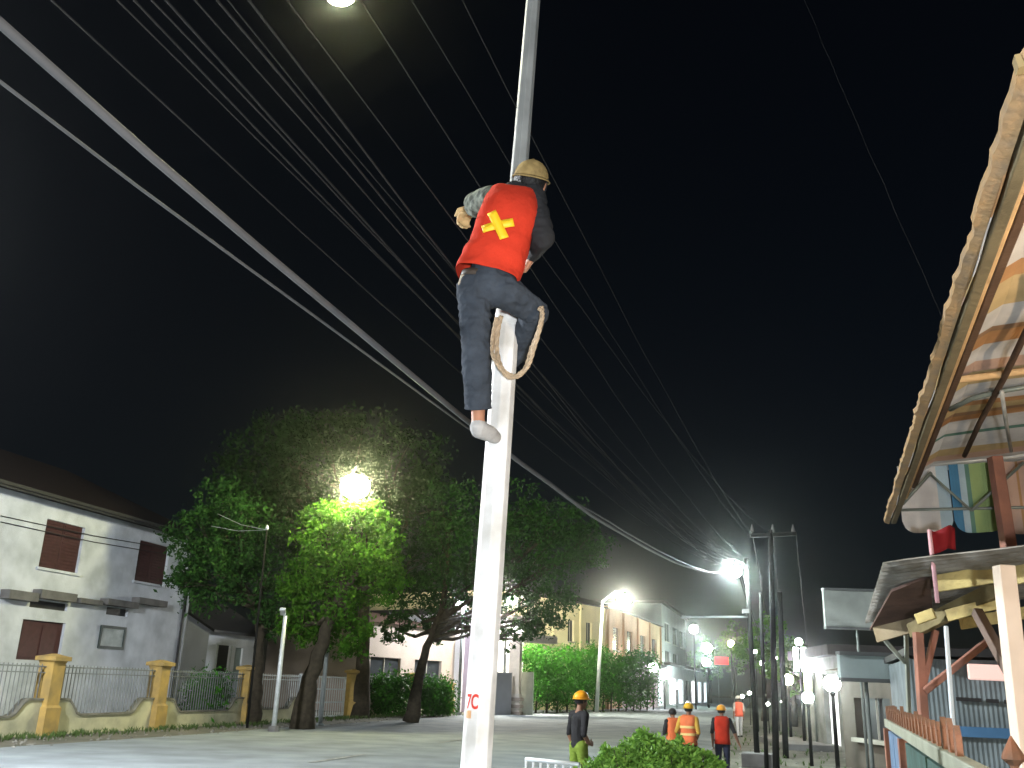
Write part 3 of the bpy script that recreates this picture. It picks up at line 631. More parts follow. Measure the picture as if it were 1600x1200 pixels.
# step bolts
for (px, py, sg) in ((772, 676, -1), (770, 604, -1)):
    tt = (1200 - py) / (1200 - 505); c = pole_b.lerp(pole_m, 0); q = P(px, py, PF)
    z = q.z; c = pole_b.lerp(pole_m, (z - pole_b.z) / (pole_m.z - pole_b.z))
    b = MB(); b.tube([c + RH * sg * .03, c + RH * sg * .12], .009, 8); b.build('step_bolt', steel, mp)
# painted mark on the shaft: red characters and a small orange line below
def pole_text(txt, name, px, py, h, m, squeeze=1.0):
    cu = D.curves.new('txt', 'FONT'); cu.body = txt; cu.size = h * 1.4; cu.extrude = .0; cu.offset = h * .035; o = D.objects.new('txt', cu); COL.objects.link(o)
    bpy.context.view_layer.update()
    me = D.meshes.new_from_object(o.evaluated_get(bpy.context.evaluated_depsgraph_get())); D.objects.remove(o); me.name = name
    bm = bmesh.new(); bm.from_mesh(me); bmesh.ops.triangulate(bm, faces=bm.faces); bmesh.ops.subdivide_edges(bm, edges=bm.edges, cuts=2)
    q = P(px, py, PF); c = pole_b.lerp(pole_m, (q.z - pole_b.z) / (pole_m.z - pole_b.z)); tilt = (pole_m - pole_b) / (pole_m.z - pole_b.z)
    R = RB + (RM - RB) * (q.z - pole_b.z) / (pole_m.z - pole_b.z) + .004
    s0 = (q - c).dot(RH) / R; a0 = math.asin(max(-.8, min(1, s0)))
    for v in bm.verts:
        a = a0 + v.co.x * squeeze / R; zz = v.co.y
        v.co = c + tilt * zz + RH * math.sin(a) * R - FH * math.cos(a) * R
    bm.to_mesh(me); bm.free(); me.materials.clear(); me.materials.append(m); o = D.objects.new(name, me); COL.objects.link(o); adopt(o, mp)
pole_text('7C', 'painted_mark', 727, 1106, .066, mat('red_paint', (0.62, 0.05, 0.03), .6, .2, 20), .6)
pole_text('IIIII', 'painted_mark', 727, 1121, .035, mat('orange_paint', (0.75, 0.33, 0.05), .6, .2, 20), .55)

# ================================================================== WIRES
wirem = mat('cable_black', (0.022, 0.022, 0.022), .8, .25, 3, spec=.1); wireg = mat('cable_grey', (0.13, 0.13, 0.135), .5, .2, 3)
def wire(label, near, X, far, r, m=wirem, sag=.25, group=None, back=9.0, name='overhead_cable'):
    a = PX(near[0], near[1], X); c = P(*far); d = (a - c); s = a + d.normalized() * back; s.z = a.z + (.12 * back if back else 0)
    pts = [s] if back else []
    n = 28
    for i in range(n + 1):
        t = i / n; p = a.lerp(c, t); p.z -= sag * 4 * t * (1 - t); ph = near[0] * .37; p += V((mnoise.noise(V((i * .45, ph, 0))), 0, mnoise.noise(V((i * .45, ph, 5))))) * (.02 if 0 < i < n else 0); pts.append(p)
    b = MB(); b.tube(pts, r * (1 if m is wireg else .62), 7); o = b.build(name, m, smooth=True); tag(o, label, 'cable', group); return recenter(o)
GW = 'overhead wires running along the street'
wire('thick pale grey cable bundle passing behind the climbing man', (-20, 18), -2.5, (1140, 892, 25.6), .021, wireg, .62)
wire('lowest thin wire, hanging under the thick cable bundle', (-20, 112), -2.9, (1120, 896, 26.5), .0085, wireg, .35)
TW = 'thin dark overhead wire in the fan of wires above the thick cable bundle'
spec = [((75, -5), -2.3, 1143, 884, .006, .45), ((178, -5), -2.1, 1148, 880, .005, .35), ((205, -5), -2.3, 1146, 878, .008, .5), ((232, -5), -2.0, 1150, 886, .006, .38), ((255, -5), -2.2, 1152, 880, .009, .55), ((300, -5), -1.9, 1154, 876, .006, .45), ((335, -5), -2.1, 1155, 878, .009, .5), ((352, -5), -2.2, 1153, 874, .006, .42), ((385, -5), -1.7, 1150, 888, .008, .5), ((445, -5), -1.6, 1157, 872, .005, .4), ((640, -5), -1.5, 1172, 838, .005, .25), ((720, -5), -1.3, 1176, 836, .005, .25), ((560, -5), -1.6, 1160, 868, .006, .35)]
for (nr, X, fx, fy_, r, sg) in spec: wire(TW, nr, X, (fx, fy_, 25.7 if fx < 1170 else 24.5), r, wirem, sg, GW)
wire('lone thin wire high on the right running behind the striped awning', (1240, -40), 1.2, (1500, 560, 8.5), .004, wirem, .05, back=0)
wire('short thin wire leaving the pole beside the climbing man', (812, 350), -1.27, (1208, 834, 24.5), .005, wirem, .3, back=0)
# far spans beyond the poles
for i, (a, c) in enumerate((((1150, 880, 25.7), (1192, 1010, 60)), ((1155, 884, 25.7), (1196, 1014, 60)), ((1208, 834, 24.5), (1222, 1000, 60)), ((1244, 836, 24.5), (1262, 1010, 55)), ((1176, 836, 24.5), (1205, 985, 60)))):
    p, q = P(*a), P(*c); b = MB(); b.tube([p.lerp(q, t / 12) - ZZ * 1.2 * (t / 12) * (1 - t / 12) for t in range(13)], .012, 6)
    recenter(tag(b.build('overhead_cable', wirem, smooth=True), 'thin wire continuing down the street beyond the utility poles', 'cable', 'wires beyond the utility poles'))
# ================================================================== RIGHT: striped awning
dS = G(1300, 500) - EYE; dS.z = 0; dS.normalize(); tS = V((dS.y, -dS.x, 0))
E0 = P(1390, 812, 7.4); ze = E0.z
def S(s, t, z): return V((E0.x, E0.y, 0)) + dS * s + tS * t + ZZ * z
def SP(px, py, s):                     # point on the cross plane s = const of the stall
    r = ray(px, py); o = V((E0.x, E0.y, 0)) + dS * s - EYE; return EYE + r * (o.dot(dS) / r.dot(dS))
def SL(px, py, t):                     # point on the long plane t = const of the stall
    r = ray(px, py); o = V((E0.x, E0.y, 0)) + tS * t - EYE; return EYE + r * (o.dot(tS) / r.dot(tS))
wood_tan = mat('weathered_wood', (0.48, 0.34, 0.18), .8, .4, 5, .5, 25, col2=(0.32, 0.21, 0.10)); wood_olive = mat('olive_wood', (0.15, 0.12, 0.065), .85, .3, 5, .4, 25)
wood_or = mat('orange_wood', (0.55, 0.36, 0.18), .8, .3, 5, .4, 25); wood_dk = mat('dark_wood', (0.11, 0.065, 0.04), .85, .3, 5, .4, 25); wood_red = mat('redbrown_paint', (0.36, 0.16, 0.11), .7, .3, 5, .2, 30, col2=(0.22, 0.11, 0.08))
wood_w = mat('lit_post_wood', (0.78, 0.66, 0.55), .6, .15, 4, .1, 30)  # peach-white puts the bright light on the wooden post into its colour
awn = thing('awning', 'striped cloth awning on wooden battens sticking out over the pavement', 'awning', S(-3, .2, 0))
def cloth(n, c): return mat('cloth_' + n, c, .9, .3, 4, .7, 9, trans=.25, detail=9, spec=.1)
cols = {'white': cloth('white', (.74, .72, .70)), 'orange': cloth('orange', (.58, .33, .16)), 'yellow': cloth('yellow', (.64, .50, .28)), 'brown': cloth('brown', (.40, .26, .16)), 'peach': cloth('peach', (.68, .48, .38)), 'blue': cloth('blue', (.10, .28, .46)), 'sky': cloth('sky', (.50, .64, .72)), 'green': cloth('green', (.40, .52, .22)), 'teal': cloth('teal', (.16, .30, .24)), 'red': cloth('red', (.5, .03, .03))}
seq = [('white', .5), ('peach', .18), ('yellow', .2), ('white', .34), ('teal', .06), ('white', .28), ('orange', .16), ('brown', .1), ('yellow', .16), ('orange', .1), ('white', .36), ('yellow', .2), ('peach', .14), ('white', .3), ('orange', .2), ('brown', .08), ('white', .3), ('yellow', .3), ('orange', .16), ('white', .4), ('peach', .2), ('yellow', .2), ('white', .4), ('orange', .3), ('white', .4), ('yellow', .4)]
def rprof(t): k = min(1, max(0, t) / .34); return ze + .36 * (1 - (1 - k) ** 2) + .09 * t
def roofz(s, t): return rprof(t) - .035 * abs(math.sin(s * 2.2)) + .012 * mnoise.noise(V((s * 3, t * 2, 0)))
s = .05; b = MB(); mats_ = list(cols.values()); keys = list(cols)
for (cn, w) in seq:
    n = max(1, int(w / .08))
    for i in range(n):
        s0, s1 = s - w * i / n, s - w * (i + 1) / n
        for j in range(16):
            t0, t1 = 3.4 * (j / 16) ** 1.7, 3.4 * ((j + 1) / 16) ** 1.7
            b.add([S(s0, t0, roofz(s0, t0)), S(s0, t1, roofz(s0, t1)), S(s1, t1, roofz(s1, t1)), S(s1, t0, roofz(s1, t0))], [(0, 1, 2, 3)], keys.index(cn))
    s -= w
S_NEAR = s
cl_o = b.build('awning_cloth', mats_, awn); sol = cl_o.modifiers.new('thick', 'SOLIDIFY'); sol.thickness = .004
# ragged tan outer edge
b = MB(); n = 150
for i in range(n):
    sa, sb2 = .1 + (S_NEAR - .1) * i / n, .1 + (S_NEAR - .1) * (i + 1) / n
    f_ = lambda q: -.038 + .018 * mnoise.noise(V((q * 2.3, 1, 0))) + .016 * mnoise.noise(V((q * 11, 2, 0)))
    b.hexa([S(sa, f_(sa), ze - .008), S(sb2, f_(sb2), ze - .008), S(sb2, -.0, ze - .02), S(sa, -.0, ze - .02), S(sa, f_(sa) - .004, ze + .014), S(sb2, f_(sb2) - .004, ze + .014), S(sb2, 0, ze + .03), S(sa, 0, ze + .03)])
b.build('ragged_edge', mat('tan_cloth', (0.38, 0.24, 0.11), .95, .3, 9, .35, 30, col2=(.26, .19, .12)), awn)
for (t, dz, w, h, m) in ((.03, -.01, .04, .05, wood_olive), (.10, -.01, .04, .04, wood_or), (.19, -.01, .035, .05, wood_dk), (1.3, -.02, .05, .06, wood_or), (2.5, -.02, .05, .06, wood_dk)):
    b = MB(); z_ = rprof(t) + dz - .06
    b.beam(S(.02, t, z_), S(S_NEAR, t, z_), w, h); b.build('batten', m, awn, bevel=.006)
b = MB(); q = min((S(-k * .02, -.1, ze) for k in range(60, 330)), key=lambda w: abs(proj(w)[1] - 105))
b.beam(S((q - S(0, 0, 0)).dot(dS), -.05, ze - .005), S((q - S(0, 0, 0)).dot(dS), .25, ze + .03), .03, .035); b.build('bracket', mat('pale_yellow_wood', (0.30, 0.22, 0.10), .7, .3, 5), awn)
tube_g = mat('green_grey_tube', (0.22, 0.25, 0.22), .5, .3, 6, metal=.3); tube_p = mat('pale_grey_tube', (0.5, 0.5, 0.47), .5, .3, 6, metal=.2)
def under(px, py, k=.95):             # a point just below the cloth along this line of sight
    r = ray(px, py).normalized(); d = .5
    while d < 12:
        q = EYE + r * d; w = q - S(0, 0, 0); s_, t_ = w.dot(dS), w.dot(tS)
        if q.z > roofz(s_, t_): break
        d += .02
    return EYE + r * (d * k)
def rafter(name, pts, r, m, k=.95): b = MB(); b.tube([under(x, y, k) for (x, y) in pts], r, 8); return b.build(name, m, awn, smooth=True)
def member(name, pts, r, m, s, par=awn): b = MB(); b.tube([SP(x, y, s) for (x, y) in pts], r, 8); return b.build(name, m, par, smooth=True)
member('truss_chord', [(1436, 726), (1500, 721), (1560, 716), (1640, 706), (1890, 680)], .02, tube_p, -.3)
member('truss_chord', [(1405, 797), (1500, 795), (1640, 792), (1890, 788)], .012, tube_g, -.28)
member('truss_web', [(1410, 788), (1455, 738)], .013, tube_g, -.31)
member('truss_web', [(1455, 742), (1518, 798)], .010, tube_g, -.31)
member('truss_web', [(1518, 798), (1600, 722)], .012, tube_g, -.31)
rafter('truss_strut', [(1507, 712), (1530, 662), (1568, 592), (1605, 515), (1640, 440)], .017, wood_dk, .955)
rafter('truss_arch', [(1484, 640), (1520, 622), (1560, 612), (1600, 605), (1640, 602), (1720, 596), (1800, 592)], .015, tube_g, .97)
rafter('truss_web', [(1565, 612), (1572, 660), (1580, 705)], .012, tube_p, .94)
rafter('purlin', [(1490, 594), (1540, 588), (1600, 580), (1640, 576), (1720, 568), (1800, 560)], .02, wood_or, .965)
# scalloped valance, one flap each
def flap(x0, x1, y0, y1, stripes, s=-.2):
    A = SP(x0, (y0 + y1) / 2, s); B = SP(x1, (y0 + y1) / 2, s); zt = SP((x0 + x1) / 2, y0, s).z; zb = SP((x0 + x1) / 2, y1, s).z
    b = MB(); n = 20; names = sorted({k for k, _ in stripes}); vs = []
    def zlow(u):
        e = min(u, 1 - u) * (B - A).length; rr = .09
        return zb + (rr - math.sqrt(max(0, rr * rr - (rr - e) ** 2)) if e < rr else 0)
    for i in range(n):
        u0, u1 = i / n, (i + 1) / n; um = (u0 + u1) / 2; cn = [k for k, e in stripes if um <= e][0]
        bw = lambda u: dS * (.02 * math.sin(u * 9 + x0))
        for j in range(4):
            za0, za1 = zt + (zlow(u0) - zt) * j / 4, zt + (zlow(u0) - zt) * (j + 1) / 4; zb0, zb1 = zt + (zlow(u1) - zt) * j / 4, zt + (zlow(u1) - zt) * (j + 1) / 4
            pa, pb = A.lerp(B, u0) + bw(u0), A.lerp(B, u1) + bw(u1)
            b.add([(pa.x, pa.y, za0), (pb.x, pb.y, zb0), (pb.x, pb.y, zb1), (pa.x, pa.y, za1)], [(0, 1, 2, 3)], names.index(cn))
    o = b.build('valance_flap', [cols[k] for k in names], awn); so = o.modifiers.new('thick', 'SOLIDIFY'); so.thickness = .004
flap(1406, 1486, 728, 832, [('white', .76), ('sky', 1)])
flap(1487, 1561, 724, 832, [('blue', .22), ('sky', .36), ('teal', .46), ('green', 1)], -.19)
flap(1563, 1640, 720, 834, [('orange', .15), ('peach', .4), ('orange', .47), ('peach', 1)], -.2)
flap(1642, 1720, 716, 836, [('white', .76), ('sky', 1)]); flap(1722, 1800, 712, 838, [('blue', .22), ('sky', .36), ('teal', .46), ('green', 1)]); flap(1802, 1880, 708, 840, [('orange', .15), ('peach', .4), ('orange', .47), ('peach', 1)])
def post(name, a, c, f0, f1, w, m, par, dp=None):
    p, q = P(*a, f0), P(*c, f1)
    if 'post' in name and q.z < 2.2: q = p + (q - p) * (p.z / (p.z - q.z))
    k = (p - EYE).dot(FWD) / FPX * w; b = MB(); b.beam(p, q, k, (dp or k), up=FH); return b.build(name, m, par, bevel=.006)
post('post', (1545, 655), (1584, 905), 6.9, 6.6, 17, wood_red, awn)
# ================================================================== RIGHT: stall with tin canopy
stall = thing('stall', 'wooden roadside stall with tin canopy and red-brown braced posts', 'stall', G(1480, 6.8))
zinc = mat('zinc_sheet', (0.34, 0.33, 0.30), .6, .4, 5, .2, 20, metal=.2, col2=(0.15, 0.13, 0.10), detail=10)
A, B_, C_, D_ = P(1380, 880, 6.6), P(1650, 846, 5.3), P(1650, 925, 6.6), P(1352, 972, 8.4)
B_, C_ = A.lerp(B_, 2.0), D_.lerp(C_, 2.0)
b = MB(); nu, nvv = 12, 120; vs = []
for j in range(nvv + 1):
    for i in range(nu + 1):
        u, v = i / nu, j / nvv; p = A.lerp(B_, u).lerp(D_.lerp(C_, u), v); p.z += .014 * math.sin(v * 2 * math.pi * 18) + .01 * mnoise.noise(V((u * 4, v * 3, 0))); vs.append(p)
b.add(vs, [(j * (nu + 1) + i, j * (nu + 1) + i + 1, (j + 1) * (nu + 1) + i + 1, (j + 1) * (nu + 1) + i) for j in range(nvv) for i in range(nu)])
o = b.build('tin_canopy', zinc, stall, smooth=True); so = o.modifiers.new('thick', 'SOLIDIFY'); so.thickness = .003
b = MB(); q = [P(1392, 912, 7.0) - ZZ * .04, P(1452, 888, 6.6) - ZZ * .04, P(1456, 940, 7.4) - ZZ * .05, P(1358, 972, 8.0) - ZZ * .05]
b.hexa([x - ZZ * .02 for x in q] + q); b.build('soffit_board', mat('rotten_board', (0.13, 0.08, 0.065), .9, .4, 6, .5, 12), stall)
yb_ = mat('yellow_board', (0.58, 0.48, 0.20), .85, .25, 6, .5, 20, col2=(0.30, 0.24, 0.11), detail=10)
def plank(a, c, f0, f1, hpx, m, th=.03, par=stall, name='fascia_board'):
    p, q = P(*a, f0), P(*c, f1); k = (p - EYE).dot(FWD) / FPX * hpx; b = MB(); b.beam(p, q, th, k); return b.build(name, m, par, bevel=.004)
plank((1368, 992), (1430, 974), 7.9, 7.6, 24, mat('tan_board', (0.36, 0.29, 0.18), .8, .4, 5, .4, 14))
plank((1424, 986), (1570, 915), 7.3, 6.4, 22, mat('mossy_beam', (0.24, 0.20, 0.10), .9, .5, 5, .5, 14), .06, name='beam')
plank((1462, 912), (1555, 897), 6.5, 6.1, 26, yb_); plank((1556, 905), (1850, 845), 6.1, 4.9, 28, yb_)
plank((1432, 968), (1460, 958), 7.0, 6.9, 16, yb_); plank((1480, 962), (1566, 940), 6.8, 6.5, 18, yb_); plank((1500, 975), (1850, 915), 7.2, 6.2, 18, yb_)
post('post', (1434, 988), (1449, 1215), 7.2, 7.2, 13, wood_red, stall); post('brace', (1462, 985), (1442, 1072), 7.2, 7.2, 9, wood_red, stall)
post('brace', (1445, 1080), (1552, 995), 7.15, 6.9, 10, wood_red, stall); post('brace', (1526, 955), (1584, 1062), 6.6, 6.2, 14, mat('grey_brown_wood', (0.22, 0.16, 0.13), .85, .3, 5, .3, 20), stall)
post('post', (1568, 884), (1608, 1240), 5.4, 5.4, 25, wood_w, stall)
post('post', (1415, 980), (1421, 1130), 8.2, 8.2, 6, mat('green_grey_post', (0.3, 0.33, 0.28), .7, .2, 4), stall); post('brace', (1382, 1000), (1414, 1036), 8.2, 8.2, 6, mat('green_grey_post', (0.3, 0.33, 0.28)), stall)
o = post('pipe_post', (1478, 978), (1496, 1230), 6.4, 6.4, 6, mat('pale_blue_pipe', (0.62, 0.70, 0.75), .4, .1, 4), stall)
# flag
fl = thing('flag', 'dark red flag hanging on a thin pink pole above the tin canopy', 'flag', P(1464, 940, 6.3))
p, q = P(1452, 828, 6.3), P(1465, 942, 6.3); b = MB(); b.tube([q, p], .014, 8); b.build('flag_pole', mat('pink_paint', (0.72, 0.42, 0.46), .6, .1, 4), fl, smooth=True)
b = MB(); n = 10; vs = []
for j in range(5):
    for i in range(n + 1):
        u, v = i / n, j / 4; vs.append(P(1455 + 40 * u, 828 + 8 * v * 4.4 - 6 * u + 3 * math.sin(u * 7), 6.3) + FH * .03 * math.sin(u * 8 + v))
b.add(vs, [(j * (n + 1) + i, j * (n + 1) + i + 1, (j + 1) * (n + 1) + i + 1, (j + 1) * (n + 1) + i) for j in range(4) for i in range(n)])
o = b.build('flag_cloth', mat('flag_red', (0.22, 0.008, 0.012), .85, .2, 5), fl, smooth=True); so = o.modifiers.new('thick', 'SOLIDIFY'); so.thickness = .003
# picket fence
tF = (P(1388, 1128, 7.6) - S(0, 0, 0)).dot(tS)
fence = thing('picket_fence', 'orange picket fence with blue panels in front of the stall', 'fence', G(1440, 6.4))
def FP(px, py): return SL(px, py, tF)
r0_, r1_ = FP(1388, 1130), FP(1508, 1200); rail_d = (r1_ - r0_)
b = MB(); b.beam(r0_ - rail_d * .02, r0_ + rail_d * 1.32, .05, .06); b.build('rail', mat('pale_green_rail', (0.30, 0.32, 0.25), .7, .3, 4), fence, bevel=.005)
pk = MB(); pk.add([(-.028, -.01, 0), (.028, -.01, 0), (.028, -.01, .13), (0, -.01, .19), (-.028, -.01, .13), (-.028, .01, 0), (.028, .01, 0), (.028, .01, .13), (0, .01, .19), (-.028, .01, .13)], [(4, 3, 2, 1, 0), (5, 6, 7, 8, 9), (0, 1, 6, 5), (1, 2, 7, 6), (2, 3, 8, 7), (3, 4, 9, 8), (4, 0, 5, 9)])
or_p = mat('orange_picket', (0.26, 0.11, 0.06), .85, .45, 8, .5, 30, col2=(0.15, 0.09, 0.06), detail=9)
o = pk.build('picket_source', or_p); pk_me = o.data; D.objects.remove(o)
fang = math.atan2(rail_d.y, rail_d.x); n = 22
for i in range(n):
    q = r0_ + rail_d * (1.02 * i / n); share('picket', pk_me, fence, (q.x, q.y, q.z + .02), rot=(0, 0, fang), scale=(1.25, 1, random.uniform(.52, .7)))
pan_w = mat('blue_panel', (0.13, 0.22, 0.36), .7, .4, 6, .3, 20); pan_g = mat('dark_green_panel', (0.04, 0.10, 0.09), .7, .4, 6, .3, 20)
for i, (u0, u1, m) in enumerate(((.03, .155, pan_w), (.165, .3, pan_w), (.42, .7, pan_g), (.72, .98, pan_g), (1.05, 1.3, pan_w))):
    a_, c_ = r0_ + rail_d * u0, r0_ + rail_d * u1; b = MB(); w_ = tS * .012
    b.hexa([V((a_.x, a_.y, .15)) - w_, V((c_.x, c_.y, .15)) - w_, V((c_.x, c_.y, .15)) + w_, V((a_.x, a_.y, .15)) + w_, a_ - ZZ * .05 - w_, c_ - ZZ * .05 - w_, c_ - ZZ * .05 + w_, a_ - ZZ * .05 + w_]); b.build('panel', m, fence)
for u in (-.015, .36, 1.01, 1.31):
    a_ = r0_ + rail_d * u; b = MB(); b.box(a_.x - .035, a_.x + .035, a_.y - .035, a_.y + .035, 0, a_.z - .04); b.build('fence_post', wood_red, fence)
# spear-headed posts by the white post
for (px, py, f, lab) in ((1579, 1150, 5.0, 'orange spear-headed fence post next to the white stall post'), (1512, 1190, 5.3, 'orange spear-headed fence post at the end of the picket rail')):
    q = P(px, py, f); t = thing('gate_post', lab, 'post', V((q.x, q.y, 0)))
    b = MB(); b.box(q.x - .02, q.x + .02, q.y - .02, q.y + .02, 0, q.z - .16); b.build('shaft', wood_w, t)
    b = MB(); z = q.z; pr = [(.018, z - .165), (.022, z - .14), (.055, z - .11), (.05, z - .085), (.004, z)]
    b.tube([(q.x, q.y, a[1]) for a in pr], [a[0] for a in pr], 8); b.build('spear_head', or_p, t)
# blue grey kiosk behind
ka, kb = G(1447, 12.5), G(1690, 12.0); kz = P(1540, 1032, 12.3).z
ki = thing('kiosk', 'blue-grey metal kiosk with vent slots and pale lit board behind the stall', 'kiosk', (ka + kb) / 2)
kd = (kb - ka); kd.z = 0; kL = kd.length; kd.normalize(); kn = V((kd.y, -kd.x, 0)); 
if kn.dot(EYE - ka) < 0: kn = -kn
def K(u, w, z): return V((ka.x, ka.y, 0)) + kd * u + kn * w + ZZ * z
b = MB(); n = 60
for i in range(n):
    u0, u1 = kL * i / n, kL * (i + 1) / n; w0 = .006 * (i % 2); w1 = .006 * ((i + 1) % 2)
    b.add([K(u0, w0, 0), K(u1, w1, 0), K(u1, w1, kz), K(u0, w0, kz)], [(0, 1, 2, 3)])
b.add([K(0, 0, 0), K(0, -3, 0), K(0, -3, kz), K(0, 0, kz)], [(0, 1, 2, 3)]); b.add([K(0, -3, 0), K(kL, -3, 0), K(kL, -3, kz), K(0, -3, kz)], [(0, 1, 2, 3)])
b.build('wall', mat('blue_grey_metal', (0.22, 0.27, 0.29), .7, .25, 3, .1, 20, col2=(0.13, 0.16, 0.17), detail=9), ki)
b = MB(); b.hexa([K(-.05, .25, kz + .03), K(kL + .3, .25, kz + .03), K(kL + .3, -3.2, kz + .03), K(-.05, -3.2, kz + .03), K(-.05, .25, kz + .12), K(kL + .3, .25, kz + .12), K(kL + .3, -3.2, kz + .12), K(-.05, -3.2, kz + .12)]); b.build('roof', dark, ki)
def kp(px, py):
    r = ray(px, py); return EYE + r * ((V((ka.x, ka.y, 0)) - EYE).dot(kn) / r.dot(kn))
for x0 in (1493, 1513, 1540, 1568, 1592):
    b = MB(); p, q = kp(x0, 1092 + (x0 - 1493) * .06), kp(x0 + 20, 1093 + (x0 - 1493) * .06); b.beam(p + kn * .035, q + kn * .035, .02, .045); b.build('vent_slot', dark, ki)
b = MB(); p, q = kp(1440, 1140), kp(1660, 1150); b.beam(p + kn * .04, q + kn * .04, .03, .12); b.build('blue_rail', mat('blue_rail', (0.08, 0.22, 0.42), .5, .2, 4), ki)
b = MB(); p, q = kp(1507, 1050), kp(1573, 1053); b.beam(p + kn * .25, q + kn * .25, .06, .19); b.build('board', emit('pinkish_board_glow', (1.0, 0.66, 0.58), .5), ki, bevel=.02)  # plain board; the glow in its material stands for light falling on it
# sign boards
def board(label, x0, x1, y0, y1, f, m, frame_m, post_px=None, name='sign_board', lip=.06):
    a_, c_ = P(x0, (y0 + y1) / 2, f), P(x1, (y0 + y1) / 2, f); zt, zb = P((x0 + x1) / 2, y0, f).z, P((x0 + x1) / 2, y1, f).z; a_.z = c_.z = (zt + zb) / 2
    t = thing(name, label, 'sign board', G((x0 + x1) / 2, f))
    b = MB(); b.beam(a_, c_, .12, zt - zb); b.build('board', m, t, bevel=.015)
    d_ = (c_ - a_).normalized(); n_ = V((d_.y, -d_.x, 0))
    if n_.dot(EYE - a_) < 0: n_ = -n_
    for (p, q, w, h) in ((a_ + ZZ * (zt - zb) / 2, c_ + ZZ * (zt - zb) / 2, .2, lip), (a_ - ZZ * (zt - zb) / 2, c_ - ZZ * (zt - zb) / 2, .2, lip)):
        b = MB(); b.beam(p, q, w, h); b.build('frame', frame_m, t)
    k = post_px if post_px else [x0 + (x1 - x0) * .3, x0 + (x1 - x0) * .8]
    for px in k:
        q = a_.lerp(c_, (px - x0) / (x1 - x0)) - n_ * .15; b = MB(); b.tube([V((q.x, q.y, 0)), V((q.x, q.y, zb + .3))], .035, 8); b.build('post', mat('board_post', (0.16, 0.18, 0.17), .7, .2, 4), t, smooth=True)
    return t
pale_board = mat('pale_board', (0.36, 0.40, 0.37), .8, .3, 1.5, col2=(0.24, 0.27, 0.25), detail=9)
board('large blank pale sign board standing high behind the stall', 1287, 1374, 922, 982, 24, pale_board, mat('frame_grey', (0.12, 0.13, 0.13), .6, .2, 3), [1340])
board('lower pale blue-grey sign board below the large blank board', 1310, 1395, 1022, 1063, 16, mat('bluegrey_board', (0.38, 0.47, 0.47), .7, .25, 1.5), mat('frame_grey', (0.25, 0.27, 0.27)), [1356])
board('bright white lit sign box over the yard', 1241, 1285, 1012, 1050, 38, emit('lit_sign', (0.92, 0.96, 1.0), 70), mat('frame_grey', (0.25, 0.27, 0.27)), [1270], lip=.04)
board('small glowing red neon sign at the far end of the street', 1117, 1138, 1026, 1039, 110, emit('neon_red', (1.0, 0.005, 0.012), 1.6), mat('frame_grey', (0.25, 0.27, 0.27)), [1122], lip=.1)
# dark stall behind boards, yard shop front
block('shed', 'dark wooden shed under the sign boards', 1322, 1440, 27, 23, 2.5, 4, mat('shed_wood', (0.10, 0.085, 0.07), .9, .3, 2), mat('shed_roof', (0.2, 0.16, 0.13), .9, .3, 2), .5, [(.2, .7, .8, 1.8, dark, 'window')], .3, False, 'shed')
ys_, Q, L = block('shop', 'small lit white shop front with open door past the utility poles', 1262, 1322, 40, 34, 3.2, 5, mat('yard_white', (0.24, 0.25, 0.24), .85, .2, 2, .3, 12, col2=(0.12, 0.13, 0.12), detail=9), darkroof, 0, [(.55, .9, .15, 2.6, emit('lit_door', (1.0, 1.0, 0.98), .9), 'doorway')], cat='shop')
b = MB(); b.beam(Q(0, 1.2, .1), Q(L, 1.2, .1), 1.6, .2); b.build('step', ledge, ys_)
# lamps of the right side and the far street
def bulb_post(label, px, py, f, rpx, em, r_post=.04, off=0):
    hp = P(px, py, f); k = (hp - EYE).dot(FWD) / FPX; base = V((hp.x, hp.y, 0)); t = thing('street_lamp', label, 'street lamp', base, 'added bulbs by the utility poles' if label.startswith('tiny') else None)
    b = MB(); b.tube([base, hp - ZZ * rpx * k * .8], [r_post * 1.3, r_post], 8); b.build('post', darkpole, t, smooth=True)
    b = MB(); b.ball(hp, rpx * k, 16, 10); b.build('lamp_globe', em, t, smooth=True)
    b = MB(); q = hp - ZZ * rpx * k; b.tube([q - ZZ * .08, q + ZZ * .06], [.05, rpx * k * .5], 8); b.build('collar', darkpole, t)
bulb_post('large white ball lamp on a dark post in front of the shop', 1300, 1068, 22, 13, emit('ball_white', (0.95, 0.98, 1.0), 75))
bulb_post('smaller bluish ball lamp left of the large ball lamp', 1262, 1090, 27, 9, emit('ball_blue', (0.82, 1.0, 0.98), 100))
bulb_post('warm yellowish ball lamp behind the utility poles', 1231, 1062, 40, 8, emit('ball_warm', (1.0, 0.88, 0.6), 110), .05)
bulb_post('white lamp on a post next to the bright sign box', 1248, 1003, 37, 6, emit('ball_cool', (0.9, 0.95, 1.0), 14), .05)
bulb_post('distant white lamp, topmost above the far shops', 1084, 983, 105, 6.5, emit('far_white', (0.92, 1.0, 0.95), 150), .08)
bulb_post('distant greenish lamp above the far shops', 1105, 1013, 118, 7.5, emit('far_green', (0.72, 1.0, 0.78), 120), .08)
bulb_post('distant bluish lamp under the greenish one', 1104, 1035, 125, 6.5, emit('far_blue', (0.7, 0.98, 1.0), 110), .08)
bulb_post('distant amber lamp right of the greenish lamp', 1142, 1006, 120, 5, emit('far_amber', (1.0, 0.85, 0.4), 110), .08)
bulb_post('white lamp on a short post at the end of the hedge', 1020, 1043, 93, 8, emit('ball_white2', (1.0, 0.98, 0.94), 80), .06)
bulb_post('white lamp in front of the first lit shop', 1038, 1054, 98, 7.5, emit('ball_white3', (1.0, 0.98, 0.98), 80), .06)
